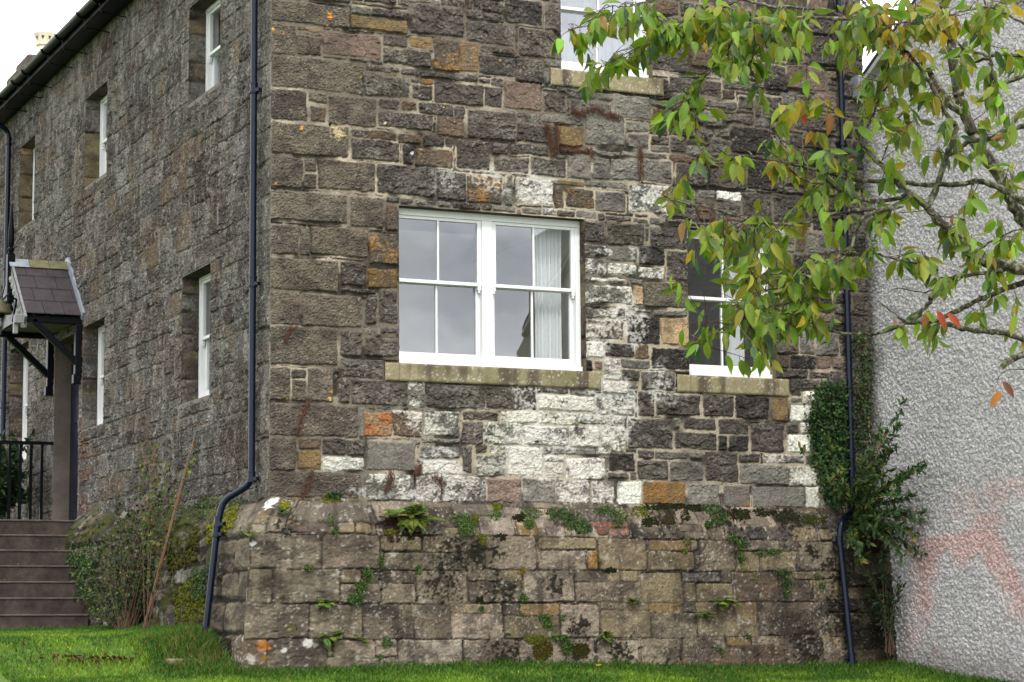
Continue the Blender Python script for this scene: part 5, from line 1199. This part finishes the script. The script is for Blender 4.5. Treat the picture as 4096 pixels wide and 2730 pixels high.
sh = [(at(x, y, dd_+G.normal(0, .25)), (0, -.05, .12)) for x, y in [(3520,1710),(3560,1790),(3690,1860),(3650,1880),(3600,1960),(3610,2230),(3560,2130),(3660,2150),(3680,2080),(3500,1900),(3460,1800),(3530,2010),(3480,2180),(3440,2250),(3520,2080),(3250,1810),(3300,1750),(3350,1850),(3200,1790),(3330,1930),(3420,1930),(3590,2060),(3480,2010),(3550,2180),(3400,2180),(3640,1990),(3619,1595),(3600,1690),(3585,1780),(3560,1880),(3715,1850),(3695,1885),(3690,2225),(3665,2140),(3700,2055)]]
shrub('corner_shrub', 'loose leggy shrub with narrow leaves growing from the plinth corner', og, sh, 66, .082, OL)
og = on_x(3560, 2560, RX-.1); og = np.array([RX-.25, -.62, -1.55])
shrub('corner_weed', 'dark weedy plant at the foot of the corner by the rendered wall', og, [(og+np.array([G.uniform(-.22, .15), G.uniform(-.1, .25), G.uniform(.3, 1.1)]), (0, 0, .1)) for _ in range(16)], 34, .07, [(4, (.008, .022, .006)), (1, (.02, .05, .01))])

# planting on the bank below the side wall
og = np.array([-.62, 3.0, -1.32])
tips = [at(x, y, 25.6+G.normal(0, .3)) for x, y in [(600,1800),(650,1850),(560,1900),(690,1860),(720,1840),(640,1960),(580,2010),(520,1960),(700,1960),(620,2080),(540,2120),(660,2120),(480,2060),(720,2060),(600,2200),(520,2250),(680,2250),(560,2350),(640,2380),(460,2180),(700,2350),(745,2180),(420,2150),(500,2330),(480,2000),(760,1990),(590,1860),(530,2040)]]
tips2 = [at(x, y, 25.9+G.normal(0, .35)) for x, y in zip(G.uniform(330, 840, 80), G.uniform(1980, 2520, 80))]
shrub('bank_shrub', 'straggly dark shrub with small leaves filling the bank beside the steps', og, [(t, (-.05, 0, .15)) for t in tips+tips2], 62, .036, [(5,(.012,.028,.007)),(3,(.026,.05,.009)),(1.6,(.075,.085,.012)),(1,(.04,.024,.010))], 'o', .006)
og2 = np.array([-.60, 2.2, -1.32]); ax_ = [at(x, y, 24.8) for x, y in [(560,1760),(640,1745),(690,1760),(790,1760),(770,1830),(740,1790),(600,1775)]]
shrub('climbing_rose', 'thin climbing rose with sparse olive leaves tied to a cane', og2, [(t, (.0, 0, .25)) for t in ax_], 46, .046, [(3,(.03,.055,.010)),(2,(.10,.11,.014)),(1,(.06,.04,.014))], 'o', .005)
cb = on_y(640, 2545, 2.0); ct = at(792, 1700, 24.6)
cane = thing('bamboo_cane', 'leaning bamboo cane with blue ties on the bank', 'cane', tuple(cb)); cb = np.array([-.62, 2.3, -1.33])
MB().tube([tuple(cb*(1-t)+ct*t) for t in np.linspace(0, 1, 6)], .0075, 8).tube([tuple(cb*(1-t)+ct*t+np.array([-.02, -.02, 0])) for t in np.linspace(0.0, .86, 6)], .005, 8).build('rod', mat('bamboo', (.15, .075, .03), .6, noise=[(5, .25, 2)]), cane, True)
for t in (.97, .86, .74, .60, .47):
    p = cb*(1-t)+ct*t; b = MB()
    b.tube([tuple(p+.016*np.array([math.cos(a), math.sin(a), .15*math.sin(2*a)])) for a in np.linspace(0, 2*PI, 9)], .004, 5); b.tube([tuple(p+np.array([-.015, 0, 0])), tuple(p+np.array([-.03, -.02, -.05])), tuple(p+np.array([.01, -.03, -.08]))], .003, 4); b.build('tie', mat('blue_twine', (.03, .16, .28), .6), cane, True)
for lab, poly, n, s, tb_ in [
 ('ivy like creeper hanging over the edge of the stone steps', [(350,2110),(420,2085),(400,2200),(380,2400),(320,2400),(270,2330),(265,2210),(300,2150)], 900, .030, DARKG+GREENS),
 ('leafy green mat along the top of the bank', [(350,2095),(500,2060),(700,2030),(860,2010),(860,2060),(700,2120),(500,2150),(380,2160)], 1300, .022, DARKG+GREENS),
 ('moss and small leaves under the bend of the left drainpipe', [(790,2000),(880,1985),(1000,1995),(985,2040),(900,2060),(800,2110)], 420, .017, DARKG+GREENS),
 ('leafy weed clump on the bank beside the sloping drainpipe', [(780,2290),(850,2260),(850,2380),(790,2400)], 220, .024, DARKG),
 ('broad leaved weed at the foot of the bank', [(600,2520),(680,2510),(680,2570),(600,2575)], 120, .034, GREENS)]:
    small_plant('bank_plant', lab, 'plant', 'plants on the bank below the side wall', [poly], int(n*2), s*1.1, tb_, .05, wall='x', stems=18)
og = np.array([-.75, 9.75, .1])
shrub('bush', 'dark green leafy bush behind the iron railing', og, [(og+np.array([G.uniform(-.7, .62), G.uniform(-.4, .5), G.uniform(.5, 1.35)]), (0, 0, .1)) for _ in range(60)], 90, .10, [(4, (.007, .02, .006))]+DARKG+[(1,(.05,.09,.014))], 'l', .008)

# moss: cushions too many to count
mo_p, mo_r, mo_c = [], [], []
def moss(poly, n, col, wall='f', r=(.006, .013)):
    n *= 3; X, Y = poly_pts(poly, n)
    X = X+G.normal(0, 4, len(X)); Y = Y+G.normal(0, 4, len(Y))
    for x, y in zip(X, Y):
        if wall == 'f':
            p = on_y(x, y, -.3)
            for _ in range(3): p = on_y(x, y, front_y(p[2]))
            if p[0] < .05: continue
        else:
            p = on_x(x, y, -.3)
            for _ in range(3): p = on_x(x, y, -float(off(np.array(min(p[2], 0))))-.02)
        mo_p.append(p); mo_r.append(G.uniform(*r)); mo_c.append(np.array(col)*np.exp(G.normal(0, .3)))
BLK = (.010, .011, .004); OLV = (.045, .050, .006); YG = (.085, .085, .008)
for x, y, rx, ry, n, col in [(1025,2060,26,32,60,YG),(1140,2022,22,16,40,YG),(1085,2130,16,8,16,OLV),(1023,2505,26,24,60,YG),(1170,2515,20,22,40,OLV),(975,2560,18,40,60,OLV),(975,2460,10,26,30,OLV),(1325,2000,40,14,30,OLV),(1560,2128,30,8,14,OLV),(1680,2140,70,12,60,BLK),
    (1560,2640,24,30,0,OLV),(1780,2680,30,16,50,OLV),(1835,2672,22,24,50,OLV),(2140,2560,50,14,80,OLV),(2170,2600,45,38,150,(.03,.026,.005)),(2320,2600,40,26,110,(.022,.02,.005)),(1935,2160,28,18,50,OLV),(2000,2150,30,10,40,BLK),(2560,2050,40,24,60,OLV),
    (2700,2032,150,8,160,BLK),(2740,2065,20,26,40,BLK),(2600,2090,40,16,50,BLK),(2680,2075,26,22,50,(.02,.018,.004)),(2960,2060,50,26,90,BLK),(3060,2050,50,14,60,BLK),(3150,2070,60,20,100,BLK),(3260,2080,60,22,120,(.025,.028,.006)),(1990,2030,22,20,40,OLV),(1900,2080,10,26,20,OLV),(2080,2070,30,12,40,BLK),
    (1920,2400,14,8,16,BLK),(2440,2282,26,8,16,BLK),(2290,2520,26,12,24,BLK)]:
    if n: moss(E(x, y, rx, ry), n, col)
for poly, n, col in [([(830,2040),(960,2020),(940,2100),(830,2180)], 120, YG), ([(560,2080),(640,2060),(800,2060),(600,2140),(480,2130)], 170, OLV), ([(700,2380),(800,2280),(830,2540),(700,2550)], 260, OLV), ([(650,2150),(800,2100),(780,2250),(680,2300)], 120, (.03,.03,.006))]: moss(poly, n, col, 'x', (.008, .018))
ico_v, ico_f = [], []
for i in range(3):
    for j in range(6): a = 2*PI*j/6+i*.5; h = (.05, .55, .92)[i]; rr_ = (1, .8, .35)[i]; ico_v.append((rr_*math.cos(a), rr_*math.sin(a), h))
ico_v.append((0, 0, 1.05))
for i in range(2):
    for j in range(6): ico_f.append((i*6+j, i*6+(j+1) % 6, (i+1)*6+(j+1) % 6, (i+1)*6+j))
for j in range(6): ico_f.append((12+j, 12+(j+1) % 6, 18))
mo_p = np.array(mo_p); nm = len(mo_p); mr = np.array(mo_r)
o = scatter('moss', ico_v, ico_f, mo_p, rotm(np.array([[-.25, -1, .45]])+G.normal(0, .2, (nm, 3)), G.normal(0, 1, (nm, 3))), np.stack([mr*1.25, mr*1.25, mr*.9], -1), np.array(mo_c), M_MOSS,
            vary=lambda l: l*G.uniform(.75, 1.25, (l.shape[0], l.shape[1], 1)))
tag(o, 'dark and yellow green moss cushions on the ledges and joints of the plinth', 'moss', None, 'stuff')

# ------------------------------------------------------------------ grass
def grass():
    n = 200000
    x = np.r_[G.uniform(-2.4, 7.0, int(n*.55)), G.uniform(-2.6, .0, int(n*.30)), G.uniform(-1.2, .0, n-int(n*.55)-int(n*.30))]
    y = np.r_[-.36-3.6*G.rand(int(n*.55))**1.15, G.uniform(-4, 5.6, int(n*.30)), G.uniform(-.4, 5.4, n-int(n*.55)-int(n*.30))]
    m = ~((x > -.40) & (y > -.40)); m &= ~((x > RX-.02)); m &= (y < 5.45); m &= (x > -3.1+.42*0)
    x, y = x[m], y[m]; n = len(x); z = zg(x, y)
    wall_d = np.minimum(np.where(x > -.4, np.abs(y+.42), 9), np.where(y > -.5, np.abs(x+.45), 9)); wall_d = np.minimum(wall_d, np.where(x > 4, np.abs(RX-x), 9)); wall_d = np.minimum(wall_d, np.abs(5.4-y))
    tall = np.exp(-wall_d/.22); cl = fbm(x*2.2, y*2.2, 501, 3); fine = fbm(x*9, y*9, 502, 2)
    tuft = np.exp(-((x+.65)/.35)**2-((y-.15)/.6)**2)
    h = (.030+.020*cl+.055*tall*(.4+fine)+.11*tuft)*G.uniform(.6, 1.3, n)
    lean = G.normal(0, .42, (n, 2)); w = G.uniform(.0030, .0075, n)*(1+.6*(y < -2))
    ang = G.uniform(0, PI, n); sx_ = np.cos(ang)*w; sy_ = np.sin(ang)*w
    base = np.stack([x, y, z-.004], -1); mid = base+np.stack([lean[:, 0]*h*.35, lean[:, 1]*h*.35, h*.62], -1); tip = base+np.stack([lean[:, 0]*h, lean[:, 1]*h, h], -1); sd_ = np.stack([sx_, sy_, 0*w], -1)
    V = np.stack([base-sd_, base+sd_, mid+sd_*.75, mid-sd_*.75, tip], 1)
    yel = sstep(.42, .62, cl)*sstep(.15, .9, wall_d)
    c = lerp(np.array([.026, .080, .008]), np.array([.125, .215, .016]), np.clip(.15+.75*yel+G.normal(0, .14, n), 0, 1)[:, None])
    dry = (G.rand(n) < .03+.45*tuft*(G.rand(n) < .6)); c[dry] = np.array([.13, .085, .03])*np.exp(G.normal(0, .25, (dry.sum(), 1)))
    c = c*np.exp(G.normal(0, .28, (n, 1)))
    lp = np.array([0, 1, 2, 3, 3, 2, 4]); loops = (lp[None]+5*np.arange(n)[:, None]).ravel(); sizes = np.tile([4, 3], n)
    C = np.repeat(c[:, None, :], 5, 1)
    me = np_mesh('grass', V.reshape(-1, 3), loops, sizes, M_GRASS, C.reshape(-1, 3), True)
    tag(link('grass', me), 'short green lawn grass growing up to the plinth', 'grass', None, 'stuff')
grass()
# things lying on the lawn and the steps
M_DEADLEAF = mat('dead_leaf', (.15, .075, .03), .8, noise=[(30, .3, 2)], trans=.1)
def fallen(label, p, size, group):
    m = 1; o = scatter('fallen_leaf', CH_V, CH_F, np.array([p]), rotm(np.array([[G.normal(), G.normal(), .12]]), np.array([[.2*G.normal(), .2*G.normal(), 1]])), np.array([[size, size, size]]), np.array([[1, 1, 1.]]), M_DEADLEAF)
    tag(o, label, 'leaf', group); o.location = (0, 0, 0)
def on_ground(x, y):
    d = ray(x, y); t = 15.0
    for _ in range(400):
        p = CAM+d*t
        if p[2] <= zg(p[0], p[1])+.03: break
        t += .05
    return p
for x, y in [(455,2570),(100,2582),(225,2560),(210,2630),(365,2660),(260,2600)]:
    fallen('small brown fallen leaf on the bright lawn in front of the steps', on_ground(x, y)+np.array([0, 0, .02]), .07, 'fallen leaves on the lawn')
for x, y in [(835,2667)]: fallen('pale fallen leaf on the grass below the flat stone', on_ground(x, y)+np.array([0, 0, .03]), .08, 'fallen leaves on the lawn')
for k, (i, xx) in enumerate([(6, -1.05), (6, -.5), (5, -1.2), (4, -1.25), (5, -.55), (3, -1.0), (2, -.5)]):
    fallen('tiny orange brown leaf lying on a stone step', (xx, 7.40-.297*i+.04, .148-.2*i+.012), .07, 'fallen leaves on the steps')
for lab, x, y, r in [('clump of dark dead leaves on the lawn before the steps', 302, 2645, .13), ('small heap of brown leaf litter on the lawn near the bank', 440, 2648, .10)]:
    p = on_ground(x, y); m = 40
    q = p+np.stack([G.normal(0, r, m), G.normal(0, r*.6, m), G.uniform(.01, .05, m)], -1); s = G.uniform(.04, .07, m)
    tag(scatter('leaf_litter', CH_V, CH_F, q, rotm(G.normal(0, 1, (m, 3))*np.array([1, 1, .3]), np.array([[0, 0, 1.]])+G.normal(0, .3, (m, 3))), np.stack([s, s*3, s], -1), pick_cols(m, [(1, (.05, .025, .012)), (1, (.10, .05, .018))]), M_SMALL), lab, 'leaves', None, 'stuff')
p = on_ground(735, 2650); b = MB(); b.box((p[0]-.17, p[1]-.10, p[2]-.03), (p[0]+.17, p[1]+.16, p[2]+.035)); o = b.build('paving_stone', mat('flat_stone', (.17, .14, .085), .9, noise=[(8, .25, 3)], bump=[(40, .006, 3)]), None, bevel=.012); tag(o, 'flat mossy stone lying in the grass by the left drainpipe', 'stone')
M_YEL = mat('yellow_petal', (.62, .42, .01), .6); M_GST = mat('green_stem', (.05, .10, .02), .6)
p = on_ground(2395, 2700); d_ = thing('dandelion', 'single yellow dandelion in the lawn below the plinth', 'flower', tuple(p))
b = MB()
for k in range(22):
    a = 2*PI*k/22; e = G.uniform(.1, .9); b.add([tuple(p+np.array([0, 0, .085])), tuple(p+np.array([.022*math.cos(a-.14), .022*math.sin(a-.14), .085+.016*e])), tuple(p+np.array([.026*math.cos(a), .026*math.sin(a), .087+.02*e])), tuple(p+np.array([.022*math.cos(a+.14), .022*math.sin(a+.14), .085+.016*e]))], [(0, 1, 2, 3)])
b.build('flower_head', M_YEL, d_); MB().tube([tuple(p), tuple(p+np.array([.003, 0, .085]))], .003, 6).build('stem', M_GST, d_)
for f_ in bpy.data.objects:
    pass
